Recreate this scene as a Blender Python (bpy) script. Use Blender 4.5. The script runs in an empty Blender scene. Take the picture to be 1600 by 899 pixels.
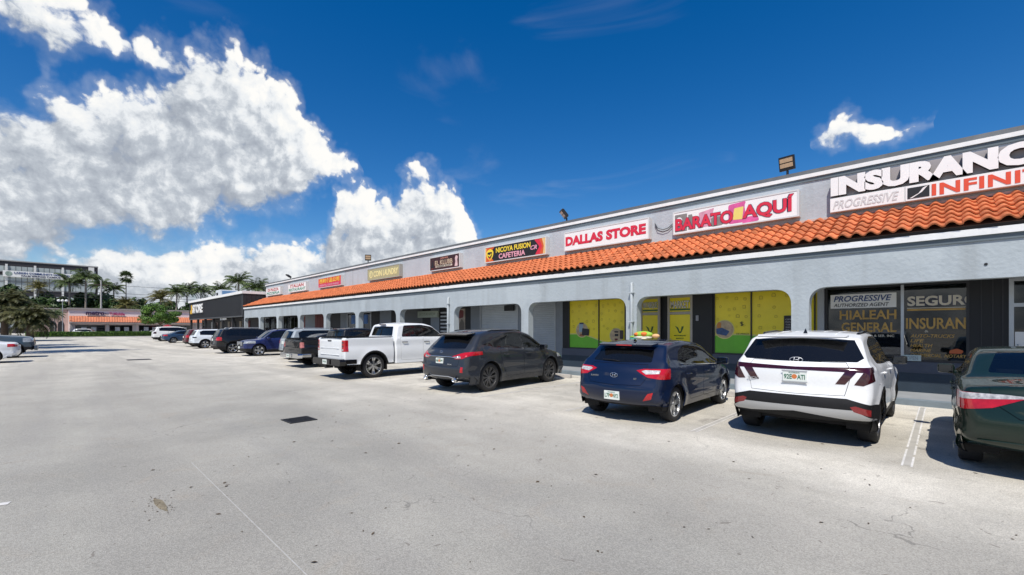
import bpy, bmesh, math, random
import numpy as np
from mathutils import Vector, Matrix
from mathutils.bvhtree import BVHTree
R = math.radians
SC = bpy.context.scene
COL = SC.collection
random.seed(4)

# ------------------------------------------------------------------ camera
cam = bpy.data.cameras.new('camera'); camo = bpy.data.objects.new('camera', cam); COL.objects.link(camo)
camo.location = (0, 0, 1.70); camo.rotation_euler = (R(90), 0, R(44.164))
cam.sensor_width = 36.0; cam.lens = 15.64; cam.shift_y = 0.0397
cam.clip_start = 0.05; cam.clip_end = 3000
SC.camera = camo

# ------------------------------------------------------------------ sky, sun, exposure
SUN_TO = Vector((0.30, -0.56, 1.0)).normalized()
SUN_EL = math.asin(SUN_TO.z); SUN_AZ = math.atan2(SUN_TO.x, SUN_TO.y)
sun = bpy.data.lights.new('sun', 'SUN'); suno = bpy.data.objects.new('sun', sun); COL.objects.link(suno)
sun.energy = 5.0; sun.angle = R(0.53); sun.color = (1.0, 0.945, 0.86)
suno.rotation_euler = SUN_TO.to_track_quat('Z', 'Y').to_euler()
W = bpy.data.worlds.new('World'); SC.world = W; W.use_nodes = True
SKY_STRENGTH = 0.1
# outlines of the cumulus masses: bearing west of +y and height above the horizon, in degrees
A_TOP = [(61.9, 18.3), (63.2, 19.7), (66.1, 21.7), (68.2, 22.7), (69.6, 25.3), (72.2, 26.6), (74.4, 28.3), (75.9, 29.3), (77.4, 29.3), (79.3, 28.3), (80.7, 26.9), (81.8, 24.7), (83.3, 23.8), (85.0, 22.9), (86.8, 22.3), (89.0, 21.5), (91.0, 20.4), (91.9, 18.4), (93.2, 17.2), (96, 16), (104, 20), (112, 17), (119, 9)]
A_BOT = [(61.9, 17.7), (64.7, 17.1), (67.5, 15.7), (70.2, 13.3), (72.8, 12.8), (75.3, 12.0), (77.4, 10.6), (79.9, 9.8), (84.0, 8.9), (86.8, 7.6), (88.5, 6.3), (90.2, 4.6), (93.2, 3.0), (104, 5), (119, 8)]
B_TOP = [(-20, 3), (-8, 5), (0, 2), (20, 2), (42, 4), (47.0, 9.6), (48.7, 12.4), (49.9, 15.1), (50.6, 18.1), (52.4, 19.1), (55.2, 20.0), (57.1, 19.2), (58.1, 16.6), (60.2, 16.4), (61.0, 17.1), (63.2, 17.7), (64.3, 17.1), (65.8, 15.9), (66.2, 13.7), (67.2, 11.8), (68.2, 10.2), (69.6, 9.6), (71.5, 10.8), (73.8, 10.8), (75.0, 9.6), (76.2, 9.8), (77.7, 10.9), (78.5, 9.9), (79.9, 10.0), (81.5, 10.8), (83.0, 9.4), (85.0, 9.3), (86.1, 9.2), (87.2, 8.2), (88.7, 6.6), (89.6, 5.4), (95, 4), (108, 6), (120, 9), (130, 13), (140, 8), (160, 5)]
C_TOP = [(-0.6, 18.6), (1.5, 19.5), (3.4, 19.8), (4.8, 20.3), (6.3, 21.2), (7.9, 20.7), (9.8, 19.4), (10.4, 18.4), (10.5, -10), (79.6, -10), (79.7, 26.5), (81.5, 28.2), (83.5, 27.6), (84.7, 25.6), (85.4, 27.1), (86.6, 28.1), (89.4, 29.5), (93.2, 30.5), (99, 30), (104, 26), (104.1, -10), (134, -10), (134.1, 20), (140, 26), (150, 24), (156, 20)]
C_BOT = [(-0.6, 18.4), (2.0, 17.7), (4.3, 17.4), (6.8, 17.1), (8.4, 17.3), (10.4, 18.0), (10.6, 30), (79, 30), (79.7, 26.2), (81.5, 24.0), (83.5, 24.2), (84.7, 25.0), (85.9, 24.4), (88.1, 23.9), (89.4, 23.9), (90.4, 21.9), (91.3, 23.0), (93.2, 23.5), (104, 25), (120, 30), (134.1, 19), (150, 18), (156, 19)]
def build_world():
    nt = W.node_tree; N = nt.nodes; L = nt.links; N.clear()
    def n(t, **k):
        o = N.new(t)
        for a, b in k.items(): setattr(o, a, b)
        return o
    def val(x, sock):
        if isinstance(x, (int, float)): sock.default_value = x
        elif isinstance(x, tuple): sock.default_value = x
        else: L.new(x, sock)
    def m(op, a, b=0.0, c=0.0, clamp=False):
        o = n('ShaderNodeMath', operation=op, use_clamp=clamp)
        val(a, o.inputs[0]); val(b, o.inputs[1]); val(c, o.inputs[2]); return o.outputs[0]
    def vm(op, a, b=(0, 0, 0)):
        o = n('ShaderNodeVectorMath', operation=op); val(a, o.inputs[0]); val(b, o.inputs[1]); return o
    def rng(x, a, b, c, d, smooth=True):
        o = n('ShaderNodeMapRange', interpolation_type='SMOOTHSTEP' if smooth else 'LINEAR')
        val(x, o.inputs[0]); val(a, o.inputs[1]); val(b, o.inputs[2]); val(c, o.inputs[3]); val(d, o.inputs[4]); return o.outputs[0]
    def mix(f, a, b):
        o = n('ShaderNodeMix', data_type='RGBA'); val(f, o.inputs[0]); val(a, o.inputs[6]); val(b, o.inputs[7]); return o.outputs[2]
    tc = n('ShaderNodeTexCoord').outputs['Generated']
    sky = n('ShaderNodeTexSky', sky_type='NISHITA', sun_disc=False)
    sky.sun_elevation = SUN_EL; sky.sun_rotation = SUN_AZ; sky.air_density = 1.0; sky.dust_density = 0.25; sky.ozone_density = 3.0
    sep = n('ShaderNodeSeparateXYZ'); L.new(tc, sep.inputs[0]); X, Y, Z = sep.outputs
    az = m('MULTIPLY', m('ARCTAN2', m('MULTIPLY', X, -1), Y), 180 / math.pi)
    el = m('MULTIPLY', m('ARCSINE', Z), 180 / math.pi)
    az0, el0 = az, el
    # irregular outlines: the clouds' co-ordinates are pushed about by noise
    w1 = n('ShaderNodeTexNoise'); w1.inputs['Scale'].default_value = 7; w1.inputs['Detail'].default_value = 4; L.new(tc, w1.inputs['Vector'])
    w1.inputs['Roughness'].default_value = 0.62
    sw = n('ShaderNodeSeparateColor'); L.new(w1.outputs['Color'], sw.inputs[0])
    az = m('MULTIPLY_ADD', m('SUBTRACT', sw.outputs[0], 0.5), 7.0, az)
    el = m('MULTIPLY_ADD', m('SUBTRACT', sw.outputs[1], 0.5), 6.0, el)
    g = bpy.data.node_groups.new('cloud_mass', 'ShaderNodeTree')
    g.interface.new_socket('az', in_out='INPUT', socket_type='NodeSocketFloat'); g.interface.new_socket('el', in_out='INPUT', socket_type='NodeSocketFloat')
    g.interface.new_socket('mass', in_out='OUTPUT', socket_type='NodeSocketFloat')
    gi = g.nodes.new('NodeGroupInput'); go = g.nodes.new('NodeGroupOutput')
    def gm(op, a, b=0.0, c=0.0):
        o = g.nodes.new('ShaderNodeMath'); o.operation = op
        for i, v in enumerate((a, b, c)):
            if isinstance(v, (int, float)): o.inputs[i].default_value = v
            else: g.links.new(v, o.inputs[i])
        return o.outputs[0]
    u = gm('DIVIDE', gm('PINGPONG', gm('ADD', gi.outputs[0], 20.0), 180.0), 180.0)
    def curve(pts, off):
        o = g.nodes.new('ShaderNodeFloatCurve'); cm = o.mapping; c = cm.curves[0]
        P = [((a + 20) / 180, min(1, max(0, (e + 10) / 50))) for a, e in pts]
        if P[0][0] > 0.002: P = [(0, off), (P[0][0] - 0.001, off)] + P
        if P[-1][0] < 0.998: P = P + [(P[-1][0] + 0.001, off), (1, off)]
        while len(c.points) < len(P): c.points.new(0.5, 0.5)
        for q, p in zip(c.points, P): q.location = p; q.handle_type = 'VECTOR'
        cm.use_clip = False; cm.update(); g.links.new(u, o.inputs['Value'])
        return gm('MULTIPLY_ADD', o.outputs[0], 50.0, -10.0)
    e_ = gi.outputs[1]
    la = gm('MINIMUM', gm('SUBTRACT', curve(A_TOP, 0), e_), gm('MULTIPLY', gm('SUBTRACT', e_, curve(A_BOT, 1)), 1.2))
    lb = gm('SUBTRACT', curve(B_TOP, 0), e_)
    lc = gm('MINIMUM', gm('SUBTRACT', curve(C_TOP, 0), e_), gm('SUBTRACT', e_, curve(C_BOT, 1)))
    cur = gm('SMOOTH_MAX', gm('MINIMUM', la, 4.0), gm('MINIMUM', lb, 4.0), 0.8)
    cur = gm('SMOOTH_MAX', cur, gm('MINIMUM', gm('MULTIPLY', lc, 1.4), 2.3), 0.8)
    g.links.new(gm('MULTIPLY', cur, 0.25), go.inputs[0])
    def mass(a, e):
        o = n('ShaderNodeGroup'); o.node_tree = g; L.new(a, o.inputs[0]); L.new(e, o.inputs[1]); return o.outputs[0]
    def noise2(a_, e_, sc, det, ro):
        cv = n('ShaderNodeCombineXYZ'); L.new(a_, cv.inputs[0]); L.new(e_, cv.inputs[1])
        o = n('ShaderNodeTexNoise', noise_dimensions='2D'); o.inputs['Scale'].default_value = sc; o.inputs['Detail'].default_value = det; o.inputs['Roughness'].default_value = ro; L.new(cv.outputs[0], o.inputs['Vector'])
        return o.outputs['Fac']
    def puffs(a_, e_):
        cv = n('ShaderNodeCombineXYZ'); L.new(a_, cv.inputs[0]); L.new(e_, cv.inputs[1])
        v = n('ShaderNodeTexVoronoi', feature='F1', voronoi_dimensions='2D'); v.inputs['Scale'].default_value = 0.34; v.inputs['Detail'].default_value = 2.0
        v.inputs['Roughness'].default_value = 0.5; v.inputs['Lacunarity'].default_value = 2.3
        L.new(cv.outputs[0], v.inputs['Vector']); return m('SUBTRACT', 0.40, v.outputs['Distance'])
    m0 = mass(az, el)
    up = mass(m('ADD', az, -1.6), m('ADD', el, 2.3))
    azp = m('MULTIPLY_ADD', az, 0.4, m('MULTIPLY', az0, 0.6)); elp = m('MULTIPLY_ADD', el, 0.4, m('MULTIPLY', el0, 0.6))
    v0 = puffs(azp, elp); n0 = m('SUBTRACT', noise2(azp, elp, 0.42, 6, 0.62), 0.5)
    n1 = m('SUBTRACT', noise2(m('ADD', azp, -0.55), m('ADD', elp, 0.8), 0.42, 6, 0.62), 0.5)
    big0 = m('SUBTRACT', noise2(az0, el0, 0.13, 3, 0.5), 0.5)
    dens = m('ADD', m('ADD', m0, 0.06), m('MULTIPLY_ADD', v0, 0.50, m('MULTIPLY', n0, 0.55)))
    lit = m('MULTIPLY_ADD', m('SUBTRACT', n0, n1), 1.9, m('MULTIPLY', v0, 0.45))
    lit = m('ADD', lit, m('MULTIPLY', m('SUBTRACT', m0, up), 0.62))
    lit = m('ADD', lit, m('MULTIPLY', m('SUBTRACT', 0.45, up), 0.36))
    lit = m('MULTIPLY_ADD', big0, 0.9, lit)
    lit = rng(lit, -0.85, 0.70, 0.0, 1.0, False)
    hi_ = m('MULTIPLY_ADD', m('SUBTRACT', 1.0, lit), 0.55, 0.20)
    al = n('ShaderNodeMapRange', interpolation_type='SMOOTHSTEP'); L.new(dens, al.inputs[0]); al.inputs[1].default_value = 0.0; L.new(hi_, al.inputs[2])
    alpha = al.outputs[0]
    soft = rng(dens, -0.40, 0.25, 0.0, 0.20)
    alpha = m('MAXIMUM', alpha, soft)
    # thin high streaks
    st = n('ShaderNodeTexNoise'); st.inputs['Scale'].default_value = 2.6; st.inputs['Detail'].default_value = 7; st.inputs['Distortion'].default_value = 0.8
    mp = n('ShaderNodeMapping'); mp.inputs['Scale'].default_value = (1, 1, 3.2); L.new(tc, mp.inputs[0]); L.new(mp.outputs[0], st.inputs['Vector'])
    streak = m('MULTIPLY', rng(st.outputs['Fac'], 0.58, 0.82, 0, 0.26), rng(el, 0, 26, 1.0, 0.35))
    alpha = m('MAXIMUM', alpha, streak)
    ramp = n('ShaderNodeValToRGB'); L.new(lit, ramp.inputs[0]); cr = ramp.color_ramp
    cr.elements[0].position = 0.0; cr.elements[0].color = (0.38, 0.42, 0.485, 1)
    cr.elements[1].position = 1.0; cr.elements[1].color = (1.0, 0.99, 0.96, 1)
    for p, c in ((0.32, (0.53, 0.575, 0.635, 1)), (0.62, (0.84, 0.87, 0.90, 1))):
        e_ = cr.elements.new(p); e_.color = c
    cl = vm('SCALE', ramp.outputs[0]); cl.inputs['Scale'].default_value = 1.0 / SKY_STRENGTH
    hs = n('ShaderNodeHueSaturation'); hs.inputs['Saturation'].default_value = 1.43; hs.inputs['Value'].default_value = 1.16; hs.inputs['Hue'].default_value = 0.507; L.new(sky.outputs[0], hs.inputs['Color'])
    out = mix(alpha, hs.outputs[0], cl.outputs[0])
    bg = n('ShaderNodeBackground'); bg.inputs[1].default_value = SKY_STRENGTH; L.new(out, bg.inputs[0])
    wo = n('ShaderNodeOutputWorld'); L.new(bg.outputs[0], wo.inputs[0])
build_world()
W.cycles.sampling_method = 'MANUAL'; W.cycles.sample_map_resolution = 512
vs = SC.view_settings; vs.view_transform = 'Standard'; vs.look = 'None'; vs.exposure = 0.0; vs.gamma = 1.0; vs.use_curve_mapping = False
SC.cycles.use_denoising = True
SC.cycles.max_bounces = 6; SC.cycles.diffuse_bounces = 3; SC.cycles.glossy_bounces = 3; SC.cycles.transmission_bounces = 4; SC.cycles.transparent_max_bounces = 10
SC.cycles.caustics_reflective = False; SC.cycles.caustics_refractive = False

# ------------------------------------------------------------------ materials
MATS = {}
def mat(name, col, rough=0.6, metal=0.0, var=0.0, vscale=3.0, bump=0.0, bscale=40.0, coat=0.0, spec=0.5, emit=None, col2=None, flake=0.0, coords='Object', stretch=(1, 1, 1)):
    if name in MATS: return MATS[name]
    mt = bpy.data.materials.new(name); mt.use_nodes = True; nt = mt.node_tree; b = nt.nodes['Principled BSDF']; L = nt.links
    b.inputs['Base Color'].default_value = (*col, 1); b.inputs['Roughness'].default_value = rough; b.inputs['Metallic'].default_value = metal
    b.inputs['Specular IOR Level'].default_value = spec; b.inputs['Coat Weight'].default_value = coat; b.inputs['Coat Roughness'].default_value = 0.03
    tc = nt.nodes.new('ShaderNodeTexCoord'); mp = nt.nodes.new('ShaderNodeMapping'); mp.inputs['Scale'].default_value = stretch
    L.new(tc.outputs[coords], mp.inputs[0])
    if var > 0 or col2:
        t = nt.nodes.new('ShaderNodeTexNoise'); t.inputs['Scale'].default_value = vscale; t.inputs['Detail'].default_value = 6; t.inputs['Roughness'].default_value = 0.65
        L.new(mp.outputs[0], t.inputs['Vector'])
        mr = nt.nodes.new('ShaderNodeMapRange'); mr.inputs[1].default_value = 0.3; mr.inputs[2].default_value = 0.7; L.new(t.outputs['Fac'], mr.inputs[0])
        mx = nt.nodes.new('ShaderNodeMix'); mx.data_type = 'RGBA'; L.new(mr.outputs[0], mx.inputs[0])
        c2 = col2 or col
        mx.inputs[6].default_value = (*[max(0, c * (1 - var)) for c in col], 1); mx.inputs[7].default_value = (*[min(1, c * (1 + var)) for c in c2], 1)
        L.new(mx.outputs[2], b.inputs['Base Color'])
        rr = nt.nodes.new('ShaderNodeMapRange'); rr.inputs[3].default_value = max(0.02, rough - 0.06); rr.inputs[4].default_value = min(1, rough + 0.06)
        L.new(t.outputs['Fac'], rr.inputs[0]); L.new(rr.outputs[0], b.inputs['Roughness'])
    if bump > 0:
        t2 = nt.nodes.new('ShaderNodeTexNoise'); t2.inputs['Scale'].default_value = bscale; t2.inputs['Detail'].default_value = 5; L.new(mp.outputs[0], t2.inputs['Vector'])
        bp = nt.nodes.new('ShaderNodeBump'); bp.inputs['Strength'].default_value = bump; bp.inputs['Distance'].default_value = 0.02
        L.new(t2.outputs['Fac'], bp.inputs['Height']); L.new(bp.outputs[0], b.inputs['Normal'])
    if emit: b.inputs['Emission Color'].default_value = (*emit[:3], 1); b.inputs['Emission Strength'].default_value = emit[3]
    MATS[name] = mt; return mt
def glass(name, tint, opac, rough=0.02):
    """thin window glass: tinted see-through with a mirror-like surface"""
    if name in MATS: return MATS[name]
    mt = bpy.data.materials.new(name); mt.use_nodes = True; nt = mt.node_tree; N = nt.nodes; L = nt.links; N.clear()
    tr = N.new('ShaderNodeBsdfTransparent'); tr.inputs[0].default_value = (*tint, 1)
    df = N.new('ShaderNodeBsdfDiffuse'); df.inputs[0].default_value = (0.012, 0.013, 0.015, 1)
    m1 = N.new('ShaderNodeMixShader'); m1.inputs[0].default_value = opac; L.new(tr.outputs[0], m1.inputs[1]); L.new(df.outputs[0], m1.inputs[2])
    gl = N.new('ShaderNodeBsdfGlossy'); gl.inputs['Roughness'].default_value = rough; gl.inputs[0].default_value = (1, 1, 1, 1)
    fr = N.new('ShaderNodeFresnel'); fr.inputs[0].default_value = 1.5
    tn = N.new('ShaderNodeTexNoise'); tn.inputs['Scale'].default_value = 1.3
    bp = N.new('ShaderNodeBump'); bp.inputs['Strength'].default_value = 0.02; bp.inputs['Distance'].default_value = 0.05; L.new(tn.outputs['Fac'], bp.inputs['Height']); L.new(bp.outputs[0], gl.inputs['Normal'])
    m2 = N.new('ShaderNodeMixShader'); L.new(fr.outputs[0], m2.inputs[0]); L.new(m1.outputs[0], m2.inputs[1]); L.new(gl.outputs[0], m2.inputs[2])
    o = N.new('ShaderNodeOutputMaterial'); L.new(m2.outputs[0], o.inputs[0]); MATS[name] = mt; return mt

# ------------------------------------------------------------------ mesh helpers
def tag(o, label=None, cat=None, group=None, kind=None):
    if label: o['label'] = label
    if cat: o['category'] = cat
    if group: o['group'] = group
    if kind: o['kind'] = kind
    return o
def empty(name, loc=(0, 0, 0), rz=0.0):
    o = bpy.data.objects.new(name, None); COL.objects.link(o); o.location = loc; o.rotation_euler = (0, 0, rz); o.empty_display_size = 0.2; return o
def link(name, me, m=None, parent=None):
    o = bpy.data.objects.new(name, me); COL.objects.link(o)
    if m is not None:
        me.materials.clear()
        for x in (m if isinstance(m, (list, tuple)) else [m]): me.materials.append(x)
    if parent: o.parent = parent
    return o
def copy_tree(o, parent=None):
    c = o.copy(); COL.objects.link(c); c.parent = parent
    for ch in list(o.children): copy_tree(ch, c)
    return c
class MB:
    """collects vertices and faces, then links them as one mesh object"""
    def __init__(s): s.v = []; s.f = []; s.mi = []; s.k = 0
    def add(s, vs_, fs_):
        b = len(s.v); s.v += [tuple(p) for p in vs_]; s.f += [tuple(i + b for i in q) for q in fs_]; s.mi += [s.k] * len(fs_); return s
    def box(s, a, b, bev=0.0):
        x0, x1 = sorted((a[0], b[0])); y0, y1 = sorted((a[1], b[1])); z0, z1 = sorted((a[2], b[2]))
        if bev <= 0:
            return s.add([(x0, y0, z0), (x1, y0, z0), (x1, y1, z0), (x0, y1, z0), (x0, y0, z1), (x1, y0, z1), (x1, y1, z1), (x0, y1, z1)],
                         [(0, 3, 2, 1), (4, 5, 6, 7), (0, 1, 5, 4), (1, 2, 6, 5), (2, 3, 7, 6), (3, 0, 4, 7)])
        bm = bmesh.new(); bmesh.ops.create_cube(bm, size=1)
        bmesh.ops.scale(bm, vec=(x1 - x0, y1 - y0, z1 - z0), verts=bm.verts); bmesh.ops.translate(bm, vec=((x0 + x1) / 2, (y0 + y1) / 2, (z0 + z1) / 2), verts=bm.verts)
        bmesh.ops.bevel(bm, geom=bm.edges[:], offset=bev, segments=2, affect='EDGES', profile=0.6)
        bm.verts.index_update(); s.add([v.co[:] for v in bm.verts], [[v.index for v in f.verts] for f in bm.faces]); bm.free(); return s
    def quad(s, a, b, c, d): return s.add([a, b, c, d], [(0, 1, 2, 3)])
    def tube(s, pts, r, n=8, caps=True):
        pts = [Vector(p) for p in pts]; rs = r if isinstance(r, (list, tuple)) else [r] * len(pts)
        ring = []; up = Vector((0, 0, 1))
        for i, p in enumerate(pts):
            t = (pts[min(i + 1, len(pts) - 1)] - pts[max(i - 1, 0)]).normalized()
            a = t.cross(up if abs(t.z) < 0.95 else Vector((1, 0, 0))).normalized(); b = t.cross(a)
            ring.append([p + (a * math.cos(2 * math.pi * k / n) + b * math.sin(2 * math.pi * k / n)) * rs[i] for k in range(n)])
        V = [q for rr in ring for q in rr]; F = []
        for i in range(len(pts) - 1):
            for k in range(n): F.append((i * n + k, i * n + (k + 1) % n, (i + 1) * n + (k + 1) % n, (i + 1) * n + k))
        if caps: F.append(tuple(range(n))); F.append(tuple((len(pts) - 1) * n + k for k in reversed(range(n))))
        return s.add(V, F)
    def lathe(s, prof, axis_o, axis='x', n=32):
        """prof: list of (radius, along-axis)"""
        V = []; F = []
        for (r, a) in prof:
            for k in range(n):
                t = 2 * math.pi * k / n; c, q = r * math.cos(t), r * math.sin(t)
                p = (a, c, q) if axis == 'x' else ((c, a, q) if axis == 'y' else (c, q, a))
                V.append((p[0] + axis_o[0], p[1] + axis_o[1], p[2] + axis_o[2]))
        for i in range(len(prof) - 1):
            for k in range(n): F.append((i * n + k, (i + 1) * n + k, (i + 1) * n + (k + 1) % n, i * n + (k + 1) % n))
        return s.add(V, F)
    def prism(s, poly, y0, y1, axis='y'):
        """poly in the two other axes, extruded along axis"""
        n = len(poly)
        f = {'y': lambda p, a: (p[0], a, p[1]), 'z': lambda p, a: (p[0], p[1], a), 'x': lambda p, a: (a, p[0], p[1])}[axis]
        V = [f(p, y0) for p in poly] + [f(p, y1) for p in poly]
        F = [tuple(range(n)), tuple(reversed(range(n, 2 * n)))] + [(i, i + n, (i + 1) % n + n, (i + 1) % n) for i in range(n)]
        return s.add(V, F)
    def mesh(s, name, smooth=False):
        me = bpy.data.meshes.new(name); me.from_pydata(s.v, [], s.f)
        if len(set(s.mi)) > 1: me.polygons.foreach_set('material_index', s.mi)
        if smooth: me.polygons.foreach_set('use_smooth', [True] * len(s.f))
        me.update()
        bm = bmesh.new(); bm.from_mesh(me); bmesh.ops.recalc_face_normals(bm, faces=bm.faces); bm.to_mesh(me); bm.free()
        return me
    def build(s, name, m, parent=None, smooth=False, auto=None):
        me = s.mesh(name, smooth or auto is not None)
        o = link(name, me, m, parent)
        if auto is not None: me.set_sharp_from_angle(angle=R(auto))
        return o
_TX = [None]
def text_mesh(txt, w, h, extrude=0.004, bold=0.0, shear=0.0, name='lettering', space=1.0):
    """outline lettering as a mesh in the x,z plane facing -y, fitted to w by h, lower left corner at the origin"""
    cu = bpy.data.curves.new('t', 'FONT'); cu.body = txt; cu.extrude = 0.01; cu.offset = bold; cu.shear = shear; cu.space_character = space; cu.resolution_u = 3
    o = bpy.data.objects.new('t', cu); COL.objects.link(o)
    dg = bpy.context.evaluated_depsgraph_get(); dg.update()
    me = bpy.data.meshes.new_from_object(o.evaluated_get(dg)); bpy.data.objects.remove(o); bpy.data.curves.remove(cu)
    n = len(me.vertices); a = np.empty(n * 3); me.vertices.foreach_get('co', a); a = a.reshape(-1, 3)
    mn, mx = a.min(0), a.max(0); sx = w / max(1e-6, mx[0] - mn[0]); sy = h / max(1e-6, mx[1] - mn[1])
    b = np.stack([(a[:, 0] - mn[0]) * sx, -(a[:, 2] - mn[2]) / 0.02 * extrude, (a[:, 1] - mn[1]) * sy], 1)
    me.vertices.foreach_set('co', b.ravel()); me.update(); me.name = name; return me
def lettering(txt, x, y, z, w, h, m, parent, extrude=0.006, bold=0.0, shear=0.0, name='lettering', space=1.0):
    o = link(name, text_mesh(txt, w, h, extrude, bold, shear, name, space), m, parent); o.location = (x, y, z); return o
def round_poly(pts, r, n=4):
    """rounds the corners of a polygon; r one radius or one for each corner"""
    out = []; N_ = len(pts); rr = r if isinstance(r, (list, tuple)) else [r] * N_
    for i in range(N_):
        p0, p, p1 = Vector(pts[i - 1]), Vector(pts[i]), Vector(pts[(i + 1) % N_]); k = rr[i]
        if k <= 0: out.append(tuple(p)); continue
        a = p + (p0 - p).normalized() * min(k, (p0 - p).length * 0.45); b = p + (p1 - p).normalized() * min(k, (p1 - p).length * 0.45)
        for j in range(n + 1):
            t = j / n; q = a * (1 - t) ** 2 + p * 2 * t * (1 - t) + b * t * t; out.append(tuple(q))
    return out

# ------------------------------------------------------------------ ground
def ground_material():
    mt = bpy.data.materials.new('worn_asphalt'); mt.use_nodes = True; nt = mt.node_tree; N = nt.nodes; L = nt.links; b = N['Principled BSDF']
    tc = N.new('ShaderNodeTexCoord').outputs['Object']
    def noise(s, d=6, r=0.6, vec=tc, dist=0):
        t = N.new('ShaderNodeTexNoise'); t.noise_dimensions = '2D'; d = min(d, 4); t.inputs['Scale'].default_value = s; t.inputs['Detail'].default_value = d; t.inputs['Roughness'].default_value = r; t.inputs['Distortion'].default_value = dist
        L.new(vec, t.inputs['Vector']); return t.outputs['Fac']
    def rng(x, a, b_, c, d):
        o = N.new('ShaderNodeMapRange'); L.new(x, o.inputs[0])
        for i, v in enumerate((a, b_, c, d)): o.inputs[i + 1].default_value = v
        return o.outputs[0]
    def mix(f, a, c, mode='MIX'):
        o = N.new('ShaderNodeMix'); o.data_type = 'RGBA'; o.blend_type = mode
        for s, v in ((o.inputs[0], f), (o.inputs[6], a), (o.inputs[7], c)):
            if isinstance(v, (float, int)): s.default_value = v
            elif isinstance(v, tuple): s.default_value = v
            else: L.new(v, s)
        return o.outputs[2]
    def math_(op, a, c):
        o = N.new('ShaderNodeMath'); o.operation = op
        for s, v in ((o.inputs[0], a), (o.inputs[1], c)):
            if isinstance(v, (float, int)): s.default_value = v
            else: L.new(v, s)
        return o.outputs[0]
    sep = N.new('ShaderNodeSeparateXYZ'); L.new(tc, sep.inputs[0])
    # the driving lane is greyer, the parking rows and the far lot are chalky and warm
    yw = math_('ADD', sep.outputs[1], math_('MULTIPLY', math_('SUBTRACT', noise(0.35), 0.5), 3.0))
    stall = math_('MAXIMUM', rng(yw, 3.4, 6.4, 0, 1), rng(yw, -2.5, -5.5, 0, 1))
    stall = math_('MAXIMUM', stall, rng(sep.outputs[0], -9, -32, 0, 0.85))
    lane = mix(rng(noise(0.5, 5, 0.6), 0.35, 0.65, 0, 1), (0.300, 0.292, 0.262, 1), (0.372, 0.360, 0.320, 1))
    chalk = mix(rng(noise(0.8, 6, 0.65), 0.35, 0.65, 0, 1), (0.50, 0.474, 0.410, 1), (0.635, 0.602, 0.525, 1))
    c = mix(stall, lane, chalk)
    # wear streaks along the lane
    mp = N.new('ShaderNodeMapping'); mp.inputs['Scale'].default_value = (0.12, 1.6, 1); L.new(tc, mp.inputs[0])
    c = mix(math_('MULTIPLY', rng(noise(1.0, 4, 0.6, mp.outputs[0]), 0.5, 0.75, 0, 0.35), rng(sep.outputs[1], 7, 3, 0, 1)), c, (0.27, 0.263, 0.25, 1))
    # broad tyre tracks
    mt2 = N.new('ShaderNodeMapping'); mt2.inputs['Scale'].default_value = (0.05, 0.55, 1); mt2.inputs['Rotation'].default_value = (0, 0, 0.06); L.new(tc, mt2.inputs[0])
    c = mix(rng(noise(1.0, 3, 0.5, mt2.outputs[0]), 0.44, 0.66, 0, 0.42), c, (0.285, 0.272, 0.245, 1))
    # brown dirt blotches, oil in the stalls
    c = mix(rng(noise(1.7, 6, 0.7, dist=0.6), 0.58, 0.78, 0, 0.34), c, (0.33, 0.29, 0.235, 1))
    oil = math_('MULTIPLY', rng(noise(0.9, 5, 0.7, dist=0.4), 0.60, 0.74, 0, 0.55), rng(sep.outputs[1], 6.5, 8.5, 0, 1))
    c = mix(oil, c, (0.12, 0.112, 0.105, 1))
    # aggregate
    vo = N.new('ShaderNodeTexVoronoi'); vo.voronoi_dimensions = '2D'; vo.inputs['Scale'].default_value = 120; L.new(tc, vo.inputs['Vector'])
    g = N.new('ShaderNodeSeparateColor'); L.new(vo.outputs['Color'], g.inputs[0])
    c = mix(1.0, c, mix(g.outputs[0], (0.80, 0.80, 0.80, 1), (1.18, 1.18, 1.18, 1)), 'MULTIPLY')
    c = mix(1.0, c, mix(rng(noise(240, 3, 0.75), 0.3, 0.7, 0, 1), (0.80, 0.795, 0.78, 1), (1.16, 1.16, 1.16, 1)), 'MULTIPLY')
    # fine cracks, broken up
    wv = N.new('ShaderNodeVectorMath'); wv.operation = 'ADD'; L.new(tc, wv.inputs[0])
    nz = N.new('ShaderNodeTexNoise'); nz.inputs['Scale'].default_value = 1.2; nz.noise_dimensions = '2D'; nz.inputs['Detail'].default_value = 4; L.new(tc, nz.inputs['Vector'])
    sc = N.new('ShaderNodeVectorMath'); sc.operation = 'SCALE'; sc.inputs['Scale'].default_value = 1.3; L.new(nz.outputs['Color'], sc.inputs[0]); L.new(sc.outputs[0], wv.inputs[1])
    ve = N.new('ShaderNodeTexVoronoi'); ve.voronoi_dimensions = '2D'; ve.feature = 'DISTANCE_TO_EDGE'; ve.inputs['Scale'].default_value = 0.33; L.new(wv.outputs[0], ve.inputs['Vector'])
    crack = math_('MULTIPLY', rng(ve.outputs['Distance'], 0.0008, 0.0045, 1, 0), rng(noise(0.5, 3), 0.52, 0.66, 0, 0.5))
    c = mix(crack, c, (0.09, 0.086, 0.08, 1))
    # small dark specks: gum, grit, bits of leaf
    vs_ = N.new('ShaderNodeTexVoronoi'); vs_.voronoi_dimensions = '2D'; vs_.inputs['Scale'].default_value = 2.1; vs_.inputs['Randomness'].default_value = 1; L.new(wv.outputs[0], vs_.inputs['Vector'])
    c = mix(rng(vs_.outputs['Distance'], 0.022, 0.036, 0.55, 0), c, (0.12, 0.10, 0.085, 1))
    L.new(c, b.inputs['Base Color']); b.inputs['Roughness'].default_value = 0.9; b.inputs['Specular IOR Level'].default_value = 0.25
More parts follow.
